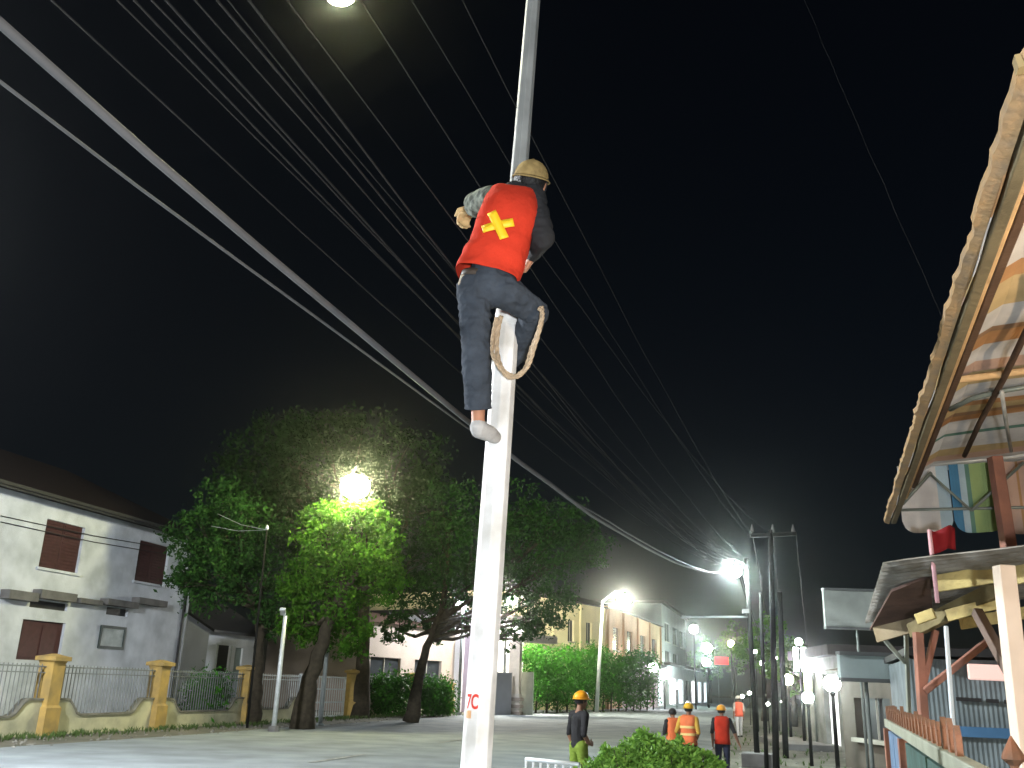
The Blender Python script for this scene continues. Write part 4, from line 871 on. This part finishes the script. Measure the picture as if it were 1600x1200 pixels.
bulb_post('small pinkish lamp in front of the far shop row', 1057, 1072, 105, 4.5, emit('ball_pink', (1.0, 0.75, 0.8), 20), .05)
for (px, py, f) in ((1180, 1018, 50), (1212, 1028, 52), (1222, 1096, 45), (1200, 1100, 48), (1171, 1083, 60), (1160, 1088, 70)):  # bulbs added where blurred light trails run
    bulb_post('tiny white bulb on a stake, added for a light trail near the utility poles', px, py, f, 2.4, emit('tiny_bulb', (0.92, 1.0, 0.85), 120), .02)
bulb_post('short garden lamp among the leaves beside the stub pole', 1191, 1036, 46, 4, emit('garden_lamp', (0.85, 1.0, 0.7), 16), .04)
bulb_post('small lamp high beside the large blank board', 1300, 1013, 44, 3, emit('ball_cool', (0.9, 0.95, 1.0), 14), .03)
# white roadside railing at the bottom
rl = thing('railing', 'low white metal railing at the road edge next to the shrub', 'railing', G(852, 6.6))
a_, c_ = P(822, 1186, 6.6), P(905, 1198, 6.3); c_.z = a_.z
b = MB(); b.tube([a_, c_], .014, 8); b.build('rail', iron_w, rl, smooth=True)
b = MB(); b.tube([V((a_.x, a_.y, .2)), V((c_.x, c_.y, .2))], .014, 8); b.build('rail', iron_w, rl, smooth=True)
for i in range(8):
    p = a_.lerp(c_, i / 7); b = MB(); b.tube([V((p.x, p.y, 0)), p], .009, 6); b.build('bar', iron_w, rl)

# ================================================================== LIGHTS OUTSIDE THE FRAME (inferred from the lit surfaces; unseen fixtures added)
fb = V((.9, -1.6, 0)); fh = fb + V((0, 0, 1.3)); aim = (P(768, 760, 4.7) - fh).normalized()  # unseen floodlight, added for the light on pole and man
wl_ = thing('added_floodlight', 'unseen floodlight on a stand, added to light the climbing man', 'floodlight', fb)
b = MB(); b.tube([fb, fh - ZZ * .2], [.03, .025], 8)
for k in range(3): b.tube([fb + ZZ * .5, fb + V((math.cos(k * 2.1) * .4, math.sin(k * 2.1) * .4, .01))], .015, 6)
b.build('stand', darkpole, wl_)
b = MB(); b.beam(fh - aim * .14, fh - aim * .03, .42, .32); b.build('housing', darkpole, wl_)
sd_ = aim.cross(ZZ).normalized(); b = MB(); b.beam(fh + sd_ * .23, fh + sd_ * .23 + aim * .42, .01, .5); b.build('barn_door', darkpole, wl_)  # side flap added to keep the flood's light off the stall
ld = D.lights.new('flood', 'AREA'); ld.shape = 'RECTANGLE'; ld.size = .4; ld.size_y = .3; ld.energy = 370; ld.color = (0.93, 0.97, 1.0)
lo = D.objects.new('flood', ld); COL.objects.link(lo); lo.location = fh; lo.rotation_euler = aim.to_track_quat('-Z', 'Y').to_euler(); adopt(lo, wl_)
hb = S(-5.2, 1.7, 2.2); hbt = thing('hanging_bulb', 'warm bulb hanging under the striped awning', 'bulb', hb)
b = MB(); b.ball(hb, .06, 12, 8); b.build('glass', emit('bulb_warm', (1.0, 0.74, 0.46), 1150), hbt, smooth=True)
b = MB(); b.tube([hb + ZZ * .06, S(-5.2, 1.7, roofz(-5.2, 1.7) - .02)], .006, 6); b.build('flex', darkpole, hbt)
for (x, y, h, L_, lab) in ((-16.0, 8.0, 8.5, 2600, 'street lamp on the far verge beside the white house, outside the view'), (-1.4, -22, 8.0, 900, 'street lamp on the near verge behind the camera')):
    bs = V((x, y, 0)); hd_ = V((x + (1.2 if x < -10 else -1.5), y, h))
    street_lamp(lab, bs, [bs, V((x, y, h * .7)), V((x, y, h + .5)), V((hd_.x, y, h + .7)), hd_ + ZZ * .4], [.09, .08, .06, .05, .05], hd_, .4, emit('lamp_off_%d' % int(L_), (0.93, 0.97, 1.0), L_))
# ================================================================== PEOPLE
skin_m = mat('skin', (0.42, 0.20, 0.12), .55, .15, 9, .05, 60); skin_d = mat('skin_dark', (0.25, 0.13, 0.08), .55, .15, 9)
jeans = mat('grey_jeans', (0.052, 0.062, 0.078), .95, .35, 10, .9, 14, spec=.1); black_cloth = mat('black_cloth', (0.022, 0.022, 0.024), .9, .3, 10, .3, 30)
camo = mat('camo_sleeve', (0.17, 0.19, 0.15), .9, .6, 24, .3, 30, col2=(0.02, 0.025, 0.02)); sock = mat('pale_sock', (0.42, 0.41, 0.40), .9, .2, 20, .3, 60)
glove = mat('tan_glove', (0.60, 0.42, 0.20), .8, .3, 14, .3, 50); hair_m = mat('black_hair', (0.012, 0.011, 0.011), .5, .2, 30, .5, 90)
redv = mat('red_vest', (0.55, 0.04, 0.018), .95, .25, 5, .9, 9, spec=.15); yel = mat('yellow_tape', (0.85, 0.52, 0.02), .5, .08, 20)
def capsule(b, p0, r0, p1, r1, n=12):
    p0, p1 = V(p0), V(p1); d = p1 - p0; L = d.length
    if L < 1e-5: b.ball(p0, r0, n, 8); return
    d.normalize(); pts = []; rs = []
    for k in range(4): a = math.pi / 2 * (1 - k / 4) ; pts.append(p0 - d * r0 * math.sin(a)); rs.append(max(.15 * r0, r0 * math.cos(a)))
    pts += [p0, p0.lerp(p1, .5), p1]; rs += [r0, (r0 + r1) / 2, r1]
    for k in range(1, 5): a = math.pi / 2 * k / 4; pts.append(p1 + d * r1 * math.sin(a)); rs.append(max(.15 * r1, r1 * math.cos(a)))
    b.tube(pts, rs, n)
def body(name, segs, mats, par, voxel=.009, smooth=6, cloth_idx=(0, 1), wrinkle=.006):
    b = MB()
    for s in segs: capsule(b, s[0], s[1], s[2], s[3])
    o = b.build(name + '_src', mats[0]); rm = o.modifiers.new('r', 'REMESH'); rm.mode = 'VOXEL'; rm.voxel_size = voxel
    sm = o.modifiers.new('s', 'SMOOTH'); sm.factor = .5; sm.iterations = smooth
    bpy.context.view_layer.update()
    me = D.meshes.new_from_object(o.evaluated_get(bpy.context.evaluated_depsgraph_get())); D.objects.remove(o); me.name = name
    me.materials.clear()
    for m in mats: me.materials.append(m)
    nf = len(me.polygons); c = np.empty(nf * 3); me.polygons.foreach_get('center', c); c = c.reshape(-1, 3)
    best = np.full(nf, 1e9); mi = np.zeros(nf, dtype=np.int32)
    for s in segs:
        a, e = np.array(s[0]), np.array(s[2]); ab = e - a; L2 = max(1e-9, ab @ ab); t = np.clip(((c - a) @ ab) / L2, 0, 1)
        dist = np.linalg.norm(c - (a + t[:, None] * ab), axis=1) - (s[1] + (s[3] - s[1]) * t)
        k = dist < best; best[k] = dist[k]; mi[k] = s[4]
    nv_ = len(me.vertices); co = np.empty(nv_ * 3); me.vertices.foreach_get('co', co); co = co.reshape(-1, 3); no = np.empty(nv_ * 3); me.vertices.foreach_get('normal', no); no = no.reshape(-1, 3)
    lv = np.empty(len(me.loops), dtype=np.int32); me.loops.foreach_get('vertex_index', lv); lt = np.empty(nf, dtype=np.int32); me.polygons.foreach_get('loop_total', lt)
    cl = np.zeros(nv_, dtype=bool); cl[lv] = np.isin(np.repeat(mi, lt), cloth_idx)
    for i in np.nonzero(cl)[0]:
        p = co[i]; h = .5 * mnoise.noise(V((p[0] * 7, p[1] * 7, p[2] * 20))) + .5 * mnoise.noise(V((p[0] * 16, p[1] * 16, p[2] * 26)))
        co[i] += no[i] * wrinkle * (1 - abs(h) * 2.6)
    me.vertices.foreach_set('co', co.ravel())
    me.polygons.foreach_set('material_index', mi); me.polygons.foreach_set('use_smooth', [True] * nf); me.update()
    o = D.objects.new(name, me); COL.objects.link(o); adopt(o, par); return o
def hand_segs(wrist, d, up, m, curl=.5, sc=1.0, flip=1):
    """palm plus five fingers; d = pointing direction, up = back of the hand"""
    d = V(d).normalized(); up = V(up); up = (up - d * up.dot(d)).normalized(); sd = d.cross(up) * flip; w = V(wrist); out = []
    pe = w + d * .085 * sc
    out.append((w, .028 * sc, pe - sd * .02 * sc, .022 * sc, m)); out.append((w, .026 * sc, pe + sd * .022 * sc, .02 * sc, m))
    for i, (o_, L_) in enumerate(((-.032, .036), (-.011, .042), (.011, .04), (.031, .032))):
        a = pe + sd * o_ * sc; q = a; ang = 0
        for j in range(3):
            ang += curl * .9; dirn = d * math.cos(ang) - up * math.sin(ang); e = q + dirn * L_ * sc * (1 - .18 * j); out.append((q, (.0105 - .001 * j) * sc, e, (.0098 - .001 * j) * sc, m)); q = e
    a = w + d * .025 * sc - sd * .028 * sc; e1 = a + (d * .6 - sd * .75 - up * .2 * curl).normalized() * .045 * sc; e2 = e1 + (d * .8 - sd * .1 - up * curl).normalized() * .035 * sc
    out += [(a, .015 * sc, e1, .012 * sc, m), (e1, .011 * sc, e2, .009 * sc, m)]
    return out
def head_segs(c, f, u, m, s=1.0):
    """head centre, facing f, up u"""
    f = V(f).normalized(); u = V(u); u = (u - f * u.dot(f)).normalized(); r = f.cross(u); c = V(c)
    out = [(c + u * .03 * s - f * .015 * s, .085 * s, c + u * .03 * s + f * .02 * s, .078 * s, m), (c - u * .02 * s + f * .03 * s, .06 * s, c - u * .075 * s + f * .055 * s, .036 * s, m),
           (c + f * .092 * s + u * .012 * s, .012 * s, c + f * .108 * s - u * .02 * s, .014 * s, m), (c - u * .045 * s + f * .085 * s - r * .012 * s, .012 * s, c - u * .045 * s + f * .085 * s + r * .012 * s, .012 * s, m)]
    for k in (-1, 1): out.append((c + r * k * .082 * s + u * .018 * s - f * .012 * s, .016 * s, c + r * k * .08 * s - u * .02 * s - f * .006 * s, .011 * s, m))
    return out
def helmet(par, c, f, u, m, s=1.0, strap=False):
    f = V(f).normalized(); u = V(u); u = (u - f * u.dot(f)).normalized(); r = f.cross(u); c = V(c) + u * .05 * s; b = MB(); vs = []; n = 24; nv = 8; fs = []
    R3 = Matrix((r, f, u)).transposed()
    for j in range(nv + 1):
        a = math.pi / 2 * j / nv
        for k in range(n):
            th = 2 * math.pi * k / n; rad = math.cos(a); q = V((.112 * rad * math.cos(th), .132 * rad * math.sin(th), .118 * math.sin(a) + (.006 if abs(math.cos(th)) < .2 and j > 1 else 0)))
            vs.append(c + (R3 @ q) * s)
    for j in range(nv):
        for k in range(n): fs.append((j * n + k, j * n + (k + 1) % n, (j + 1) * n + (k + 1) % n, (j + 1) * n + k))
    b.add(vs, fs); o = b.build('helmet', m, par, smooth=True); so = o.modifiers.new('t', 'SOLIDIFY'); so.thickness = .006 * s
    b = MB(); vs = []
    for k in range(n):
        th = 2 * math.pi * k / n; ext = .016 + .04 * max(0, math.sin(th)) ** 2
        for (e, z) in ((0, .004), (ext, -.008)): vs.append(c + (R3 @ V(((.112 + e * .8) * math.cos(th), (.132 + e) * math.sin(th), z))) * s)
    b.add(vs, [(2 * k, 2 * k + 1, 2 * ((k + 1) % n) + 1, 2 * ((k + 1) % n)) for k in range(n)]); q = b.build('brim', m, o, smooth=True); so = q.modifiers.new('t', 'SOLIDIFY'); so.thickness = .006 * s
    if strap:
        for k in (-1, 1): b = MB(); b.tube([c + (R3 @ V((k * .108, 0, .01))) * s, c + (R3 @ V((k * .1, .03, -.06))) * s, c + (R3 @ V((k * .05, .06, -.135))) * s], .007 * s, 6); b.build('chin_strap', black_cloth, o)
    return o
def hair(par, c, f, u, s=1.0, back=.0):
    f = V(f).normalized(); u = V(u); u = (u - f * u.dot(f)).normalized(); r = f.cross(u); R3 = Matrix((r, f, u)).transposed(); b = MB(); n = 22; nv = 10; vs = []; fs = []
    for j in range(nv + 1):
        for k in range(n):
            th = 2 * math.pi * k / n; low = -.55 - back if math.sin(th) < .1 else -.55 + .75 * max(0, math.sin(th)); a = math.pi / 2 + (low - math.pi / 2) * j / nv
            q = V((.094 * math.cos(a) * math.cos(th), .104 * math.cos(a) * math.sin(th) - .008, .1 * math.sin(a))) * (1 + .035 * mnoise.noise(V((th * 3, a * 5, 1))))
            vs.append(V(c) + u * .03 * s + (R3 @ q) * s)
    for j in range(nv):
        for k in range(n): fs.append((j * n + k, (j + 1) * n + k, (j + 1) * n + (k + 1) % n, j * n + (k + 1) % n))
    b.add(vs, fs); o = b.build('hair', hair_m, par, smooth=True); so = o.modifiers.new('t', 'SOLIDIFY'); so.thickness = .004; return o
def loft(b, rings, n=40, mi=0, close=True):
    vs = []; fs = []
    for (c, ax, ay) in rings:
        for k in range(n):
            a = 2 * math.pi * k / n; ca, sa = math.cos(a), math.sin(a); p_ = 2.6
            q = (abs(ca) ** (2 / p_) * math.copysign(1, ca), abs(sa) ** (2 / p_) * math.copysign(1, sa)); vs.append(V(c) + V(ax) * q[0] + V(ay) * q[1])
    for i in range(len(rings) - 1):
        for k in range(n): fs.append((i * n + k, i * n + (k + 1) % n, (i + 1) * n + (k + 1) % n, (i + 1) * n + k))
    b.add(vs, fs, mi); return vs

# ------------------------------------------------------------------ the climbing man (positions from the photo, joints in metres)
cl_ = thing('person', 'man in red vest with yellow cross climbing the white pole, rope round it', 'person', P(750, 690, 4.62))
pel = P(764, 446, 4.47); hipL = P(741, 452, 4.46); hipR = P(787, 454, 4.46)
kneeL = P(744, 552, 4.44); ankL = P(747, 640, 4.56); heelL = P(747, 668, 4.56); toeL = P(774, 682, 4.68)
kneeR = P(836, 488, 4.62); shinR = P(812, 545, 4.88); ankR = P(777, 582, 4.92); toeR = P(768, 606, 4.84)
chest = P(793, 345, 4.46); neckb = P(808, 297, 4.52); shL = P(770, 312, 4.50); shR = P(832, 308, 4.50)
elL = P(746, 319, 4.66); wrL = P(741, 325, 4.80); elR = P(848, 372, 4.44); wrR = P(832, 398, 4.62)
headc = P(828, 290, 4.60)
up_t = (neckb - pel).normalized(); hf = (FH * .9 + RH * .25 + ZZ * .35).normalized(); hu = (up_t * 1.0 + FH * .5 + RH * .12)
segs = [(pel, .118, pel.lerp(chest, .5), .104, 0), (pel.lerp(chest, .5), .104, chest, .112, 1), (chest, .112, neckb - up_t * .05, .085, 1), (hipL, .09, hipR, .09, 0), (shL, .062, shR, .062, 1), (chest, .11, shL, .06, 1), (chest, .11, shR, .06, 1),
        (neckb - up_t * .05, .055, headc - V(hu).normalized() * .03, .05, 2),
        (hipL, .09, kneeL, .066, 0), (kneeL, .068, kneeL.lerp(ankL, .35), .074, 0), (kneeL.lerp(ankL, .35), .074, kneeL.lerp(ankL, .6), .066, 0), (kneeL.lerp(ankL, .6), .05, ankL, .037, 2), (ankL, .037, heelL, .034, 2),
        (hipR, .092, kneeR, .068, 0), (kneeR, .07, shinR, .062, 0), (shinR, .06, ankR, .045, 0), (ankR, .035, toeR, .026, 2),
        (shL, .072, elL, .072, 3), (elL, .07, wrL, .046, 3), (shR, .068, elR, .06, 1), (elR, .058, wrR, .04, 1)]
segs += hand_segs(wrL, FH * .6 - RH * .4, ZZ, 4, .95, 1.12)
segs += hand_segs(wrR, FH * .7 - RH * .45 - ZZ * .5, RH, 2, .55, 1.05, -1)
segs += head_segs(headc, hf, hu, 2)
# left foot: sock covered
segs += [(heelL, .044, toeL.lerp(heelL, .3), .042, 5), (toeL.lerp(heelL, .35), .044, toeL, .032, 5), (heelL - ZZ * .02, .036, toeL - ZZ * .01, .03, 5)]
b = MB(); d0 = kneeL.lerp(ankL, .42); d1 = kneeL.lerp(ankL, .98); nn = 14; b.tube([d0.lerp(d1, i / nn) for i in range(nn + 1)], [.071 + .002 * math.sin(i * 1.9) - .003 * i / nn for i in range(nn + 1)], 28, cap=False); b.v = [tuple(V(p) + RH * .006 * mnoise.noise(V(p) * 14) + FH * .006 * mnoise.noise(V(p) * 15)) for p in b.v]; o = b.build('trouser_hem', jeans, cl_, smooth=True); so = o.modifiers.new('t', 'SOLIDIFY'); so.thickness = .005
body('body', segs, [jeans, black_cloth, skin_m, camo, glove, sock], cl_, .0075, 5, (0, 1, 3), .009)
hair(cl_, headc, hf, hu); helmet(cl_, headc, hf, hu, mat('ochre_helmet', (0.38, 0.27, 0.11), .85, .4, 12, .5, 25, col2=(0.20, 0.14, 0.06), spec=.1), .86, True)
# vest
axr = (shR - shL); axr = (axr - up_t * axr.dot(up_t)).normalized(); axf = axr.cross(up_t) * -1.0
if axf.dot(FH) < 0: axf = -axf
hem = P(763, 432, 4.475); rings = []
prof = [(-.02, .166, .128), (.1, .158, .126), (.22, .154, .124), (.34, .156, .128), (.44, .158, .126), (.50, .142, .112), (.55, .10, .09)]
Lt = (neckb - hem).length
def ring_at(v):                        # v metres up the spine
    w = float(np.interp(v, [p[0] for p in prof], [p[1] for p in prof])); dpt = float(np.interp(v, [p[0] for p in prof], [p[2] for p in prof]))
    tt = v / Lt; c = hem.lerp(chest, min(1, tt / .64)) if tt < .64 else chest.lerp(neckb, (tt - .64) / .36)
    k = 1 + .0; return c, axr * w * k, axf * dpt * k
for i in range(22):
    v = -.02 + .545 * i / 21; c, ax, ay = ring_at(v); wob = 1 + .018 * math.sin(i * 1.7) * (1 - i / 24); rings.append((c, ax * wob, ay * wob))
rings = [(c + up_t * .0, ax, ay) for (c, ax, ay) in rings]
b = MB(); vs = loft(b, rings, 48); 
b.v = [tuple(V(p) + (V(p) - pel).normalized() * (.016 * (1 - 2.4 * abs(mnoise.noise(V((p[0] * 5, p[1] * 5, p[2] * 11))))) + .007 * mnoise.noise(V(p) * 20))) for p in b.v]
vo = b.build('vest', redv, cl_, smooth=True); so = vo.modifiers.new('t', 'SOLIDIFY'); so.thickness = .005
ss = vo.modifiers.new('s', 'SUBSURF'); ss.levels = ss.render_levels = 1
# yellow cross on the back of the vest
def vest_pt(x, v, off=.012):
    c, ax, ay = ring_at(v); w = ax.length; s_ = max(-1, min(1, x / w)); p_ = 2.6; yy = (max(0, 1 - abs(s_) ** p_)) ** (1 / p_)
    return c + ax * s_ - ay * yy - ay.normalized() * off
xc, vc = -.015, .235
for j, (a0_, ln) in enumerate(((math.radians(28), .165), (math.radians(128), .18))):
    dx, dv = math.cos(a0_), math.sin(a0_); wv = .024; b = MB(); n = 10; vs = []
    for i in range(n + 1):
        t = (i / n - .5) * ln
        for k in (-1, 1): vs.append(vest_pt(xc + dx * t - dv * wv * k, vc + dv * t + dx * wv * k, .014 + .003 * j))
    b.add(vs, [(2 * i, 2 * i + 1, 2 * i + 3, 2 * i + 2) for i in range(n)]); q = b.build('reflective_cross', yel, vo, smooth=True); so = q.modifiers.new('t', 'SOLIDIFY'); so.thickness = .003
# belt, pouch
b = MB(); rg_ = []
for v in (-.05, -.012): c, ax, ay = ring_at(-.02); rg_.append((c + up_t * (v + .01), ax * .84, ay * .84))
loft(b, rg_, 40); o = b.build('belt', mat('belt_leather', (0.06, 0.045, 0.035), .6, .3, 12), cl_, smooth=True); so = o.modifiers.new('t', 'SOLIDIFY'); so.thickness = .006
q = P(725, 440, 4.42); b = MB(); b.beam(q + up_t * .035, q - up_t * .035, .05, .04, up=FH); b.build('pouch', mat('pale_pouch', (0.5, 0.42, 0.32), .8, .3, 20), cl_, bevel=.01)
# climbing rope
rope_m = mat('rope', (0.60, 0.45, 0.30), .9, .35, 30, .7, 120)
rp = thing('rope', 'tan climbing rope looped round the white pole under the man', 'rope', P(790, 592, 4.6))
def strand(px, r=.012, ph=0.0):
    pts = [P(*q) for q in px]; sp = []
    for i in range(len(pts) - 1):
        p0, p1, p2, p3 = pts[max(0, i - 1)], pts[i], pts[i + 1], pts[min(len(pts) - 1, i + 2)]
        for k in range(6):
            t = k / 6; sp.append(.5 * ((2 * p1) + (p2 - p0) * t + (2 * p0 - 5 * p1 + 4 * p2 - p3) * t * t + (3 * p1 - p0 - 3 * p2 + p3) * t ** 3))
    sp.append(pts[-1]); b = MB()
    for h in range(3):
        tw = []
        for i, p in enumerate(sp):
            d_ = (sp[min(i + 1, len(sp) - 1)] - sp[max(i - 1, 0)]).normalized(); u_ = d_.cross(FH); u_ = u_.normalized() if u_.length > .01 else ZZ; w_ = d_.cross(u_); a = i * .9 + h * 2.094 + ph
            tw.append(p + (u_ * math.cos(a) + w_ * math.sin(a)) * r * .5)
        b.tube(tw, r * .62, 6)
    b.build('strand', rope_m, rp, smooth=True)
strand([(846, 480, 4.52), (847, 494, 4.50), (841, 520, 4.52), (830, 548, 4.54), (822, 574, 4.58), (808, 588, 4.62), (792, 584, 4.64), (782, 572, 4.63), (776, 545, 4.66), (778, 515, 4.66), (783, 494, 4.64)], .0135)
strand([(842, 482, 4.50), (848, 490, 4.49), (844, 512, 4.51), (834, 546, 4.52), (825, 572, 4.56), (812, 584, 4.60), (796, 590, 4.62), (778, 570, 4.62), (769, 550, 4.65), (771, 520, 4.66), (776, 496, 4.64)], .011, 1.0)

# ------------------------------------------------------------------ workers on the road
def worker(label, px, f, H, face_deg, shirt, trousers, vest_m=None, helm=None, arms=None, skin=skin_d, hair_back=.0, shorts=False, tail=None, stride=.1, vest_low=.86):
    base = G(px, f); s = H / 1.70; a = math.radians(face_deg); f3 = V((math.cos(a), math.sin(a), 0)); r3 = V((math.sin(a), -math.cos(a), 0))
    def J(x, y, z): return base + (r3 * x + f3 * y + ZZ * z) * s
    t = thing('person', label, 'person', base)
    arms = arms or ('down', 'down'); sg = []
    for k in (-1, 1):
        st = stride * k; hip = J(k * .09, 0, .9); kn = J(k * .1, .03 + st * .6, .49); an = J(k * .1, -.03 + st, .085); toe = J(k * .12, .14 + st, .035); hl = J(k * .1, -.07 + st, .04)
        sg += [(hip, .092 * s, kn, .062 * s, 0), (kn, .062 * s, kn.lerp(an, .35), .06 * s, 2 if shorts else 0), (kn.lerp(an, .35), .058 * s, an, .04 * s, 2 if shorts else 0), (hl, .04 * s, toe, .034 * s, 4)]
        shd = J(k * .175, 0, 1.39); mode = arms[0 if k < 0 else 1]
        if mode == 'down': el = J(k * .23, -.02, 1.11); wr = J(k * .22, .07, .88); hd = (0, .25, -1)
        elif mode == 'out': el = J(k * .28, -.06, 1.13); wr = J(k * .37, -.02, .9); hd = (k * .45, .05, -.9)
        elif mode == 'fold': el = J(k * .24, .0, 1.12); wr = J(k * .08, .2, 1.12); hd = (-k, .15, .1)
        else: el = J(k * .25, -.08, 1.12); wr = J(k * .15, .1, .98); hd = (-k * .4, .8, 0)
        sg += [(shd, .058 * s, el, .045 * s, 1), (el, .043 * s, wr, .03 * s, 2 if mode != 'fold' else 1)]
        hdv = r3 * hd[0] + f3 * hd[1] + ZZ * hd[2]; sg += hand_segs(wr, hdv, r3 * k, 2, .3, s, k)
    sg += [(J(-.08, 0, .93), .1 * s, J(.08, 0, .93), .1 * s, 0), (J(0, 0, .98), .118 * s, J(0, 0, 1.12), .115 * s, 1), (J(0, 0, 1.12), .118 * s, J(0, .01, 1.3), .125 * s, 1), (J(-.13, 0, 1.38), .07 * s, J(.13, 0, 1.38), .07 * s, 1), (J(0, 0, 1.38), .07 * s, J(0, .02, 1.5), .05 * s, 2)]
    hc = J(0, .04, 1.575); sg += head_segs(hc, f3, ZZ, 2, s * .98)
    body('body', sg, [trousers, shirt, skin, black_cloth, mat('boot', (0.03, 0.028, 0.025), .6, .2, 10)], t, .011, 3)
    hair(t, hc, f3, ZZ, s * .98, hair_back)
    if helm: helmet(t, hc, f3, ZZ, helm, s)
    if vest_m:
        b = MB(); rr = [(vest_low, .19, .14), (.98, .175, .14), (1.12, .168, .138), (1.26, .178, .145), (1.36, .186, .142), (1.44, .17, .115), (1.48, .12, .09)]
        loft(b, [(J(0, .005, z), r3 * w * s, f3 * dd * s) for (z, w, dd) in rr], 32); o = b.build('vest', vest_m, t, smooth=True); so = o.modifiers.new('t', 'SOLIDIFY'); so.thickness = .006
        if tail:
            b = MB()
            for zz in (1.05, 1.2):
                w = float(np.interp(zz, [q[0] for q in rr], [q[1] for q in rr])) + .012; dd = float(np.interp(zz, [q[0] for q in rr], [q[2] for q in rr])) + .012
                loft(b, [(J(0, .005, zz), r3 * w * s, f3 * dd * s), (J(0, .005, zz + .05), r3 * w * s, f3 * dd * s)], 32)
            b.build('reflective_band', tail, o, smooth=True)
    return t
oh = mat('orange_helmet', (0.85, 0.36, 0.02), .4, .1, 10); yh = mat('yellow_helmet', (0.80, 0.45, 0.02), .4, .1, 10); ph_ = mat('pale_helmet', (0.8, 0.72, 0.66), .4, .1, 10)
lime = mat('lime_vest', (0.17, 0.25, 0.03), .8, .2, 8); orv = mat('orange_vest', (0.75, 0.18, 0.06), .8, .2, 8); band = mat('pale_band', (0.75, 0.55, 0.2), .5, .1, 10)
yawd = math.degrees(YAW)
wk = worker('worker in orange helmet, dark shirt and lime trousers standing left of the shrub', 903, 15.3, 1.72, yawd + 30, black_cloth, lime, None, oh, ('down', 'front'), skin_d, stride=.05)
worker('worker in red vest with orange helmet walking past the utility poles', 1131, 21, 1.53, yawd + 80, black_cloth, mat('navy_trousers', (0.025, 0.03, 0.06), .9, .3, 8), redv, oh, ('down', 'out'), skin_d)
worker('bareheaded worker in orange-red vest behind the shrub', 1054, 20.5, 1.47, yawd + 105, black_cloth, black_cloth, orv, None, ('fold', 'fold'), skin_d)
worker('worker in yellow helmet and orange vest with pale band behind the shrub', 1078, 20, 1.56, yawd + 60, mat('ochre_shirt', (0.55, 0.33, 0.05), .8, .2, 8), black_cloth, orv, yh, ('front', 'front'), skin_d, tail=band)
worker('distant worker in pale helmet and orange-red vest out on the road', 1156, 43, 1.68, yawd + 95, mat('pale_shirt', (0.5, 0.45, 0.42), .8, .2, 8), mat('pale_trousers', (0.5, 0.5, 0.52), .8, .2, 8), mat('bright_orange_vest', (0.8, 0.14, 0.08), .8, .2, 8), ph_, ('down', 'down'), skin_d)
# motorcycle far down the road
mb_ = G(1075, 88); mt = thing('motorcycle', 'distant motorcycle with its headlight on before the lit shops', 'motorcycle', mb_)
def ring_wheel(c, R):
    b = MB(); pts = [c + V((math.sin(a) * .0 + 0, math.cos(a) * R, math.sin(a) * R)) for a in [2 * math.pi * i / 20 for i in range(21)]]; b.tube(pts, .05, 6, cap=False); w = b.build('wheel', black_cloth, mt, smooth=True)
    b = MB()
    for i in range(6): a = math.pi * i / 6; b.tube([c + V((0, math.cos(a) * R, math.sin(a) * R)), c - V((0, math.cos(a) * R, math.sin(a) * R))], .012, 5)
    b.build('spokes', steel, w)
ring_wheel(mb_ + V((0, -.6, .3)), .28); ring_wheel(mb_ + V((0, .6, .3)), .28)
b = MB(); b.tube([mb_ + V((0, -.45, .85)), mb_ + V((0, -.1, .72)), mb_ + V((0, .3, .8)), mb_ + V((0, .8, .85))], [.1, .2, .16, .08], 10); b.build('body', mat('bike_blue', (0.02, 0.04, 0.12), .3, .1, 4), mt, smooth=True)
b = MB(); b.tube([mb_ + V((0, -.62, .3)), mb_ + V((0, -.45, 1.0))], .035, 6); b.tube([mb_ + V((-.33, -.35, 1.05)), mb_ + V((.33, -.35, 1.05))], .02, 6); b.build('fork', steel, mt)
b = MB(); b.ball(mb_ + V((0, -.58, .85)), .1, 12, 8); b.build('headlight', emit('headlight', (0.85, 0.92, 1.0), 30), mt, smooth=True)

# ================================================================== HAZE (added to imitate lens bloom round the lamps)
def haze_box(dens, g):
    b = MB(); b.box(-140, 140, -60, 260, -1.0, 26)
    m = D.materials.new('haze'); m.use_nodes = True; n = m.node_tree.nodes; n.remove(n['Principled BSDF']); pv = n.new('ShaderNodeVolumePrincipled')
    pv.inputs['Color'].default_value = (0.9, 0.93, 0.92, 1); pv.inputs['Density'].default_value = dens; pv.inputs['Anisotropy'].default_value = g
    m.node_tree.links.new(pv.outputs[0], n['Material Output'].inputs['Volume'])
    o = b.build('haze', m); o['kind'] = 'stuff'; o['label'] = 'thin haze added to imitate lens bloom around the street lamps'; o['category'] = 'haze'
if True: haze_box(0.0009, 0.975)
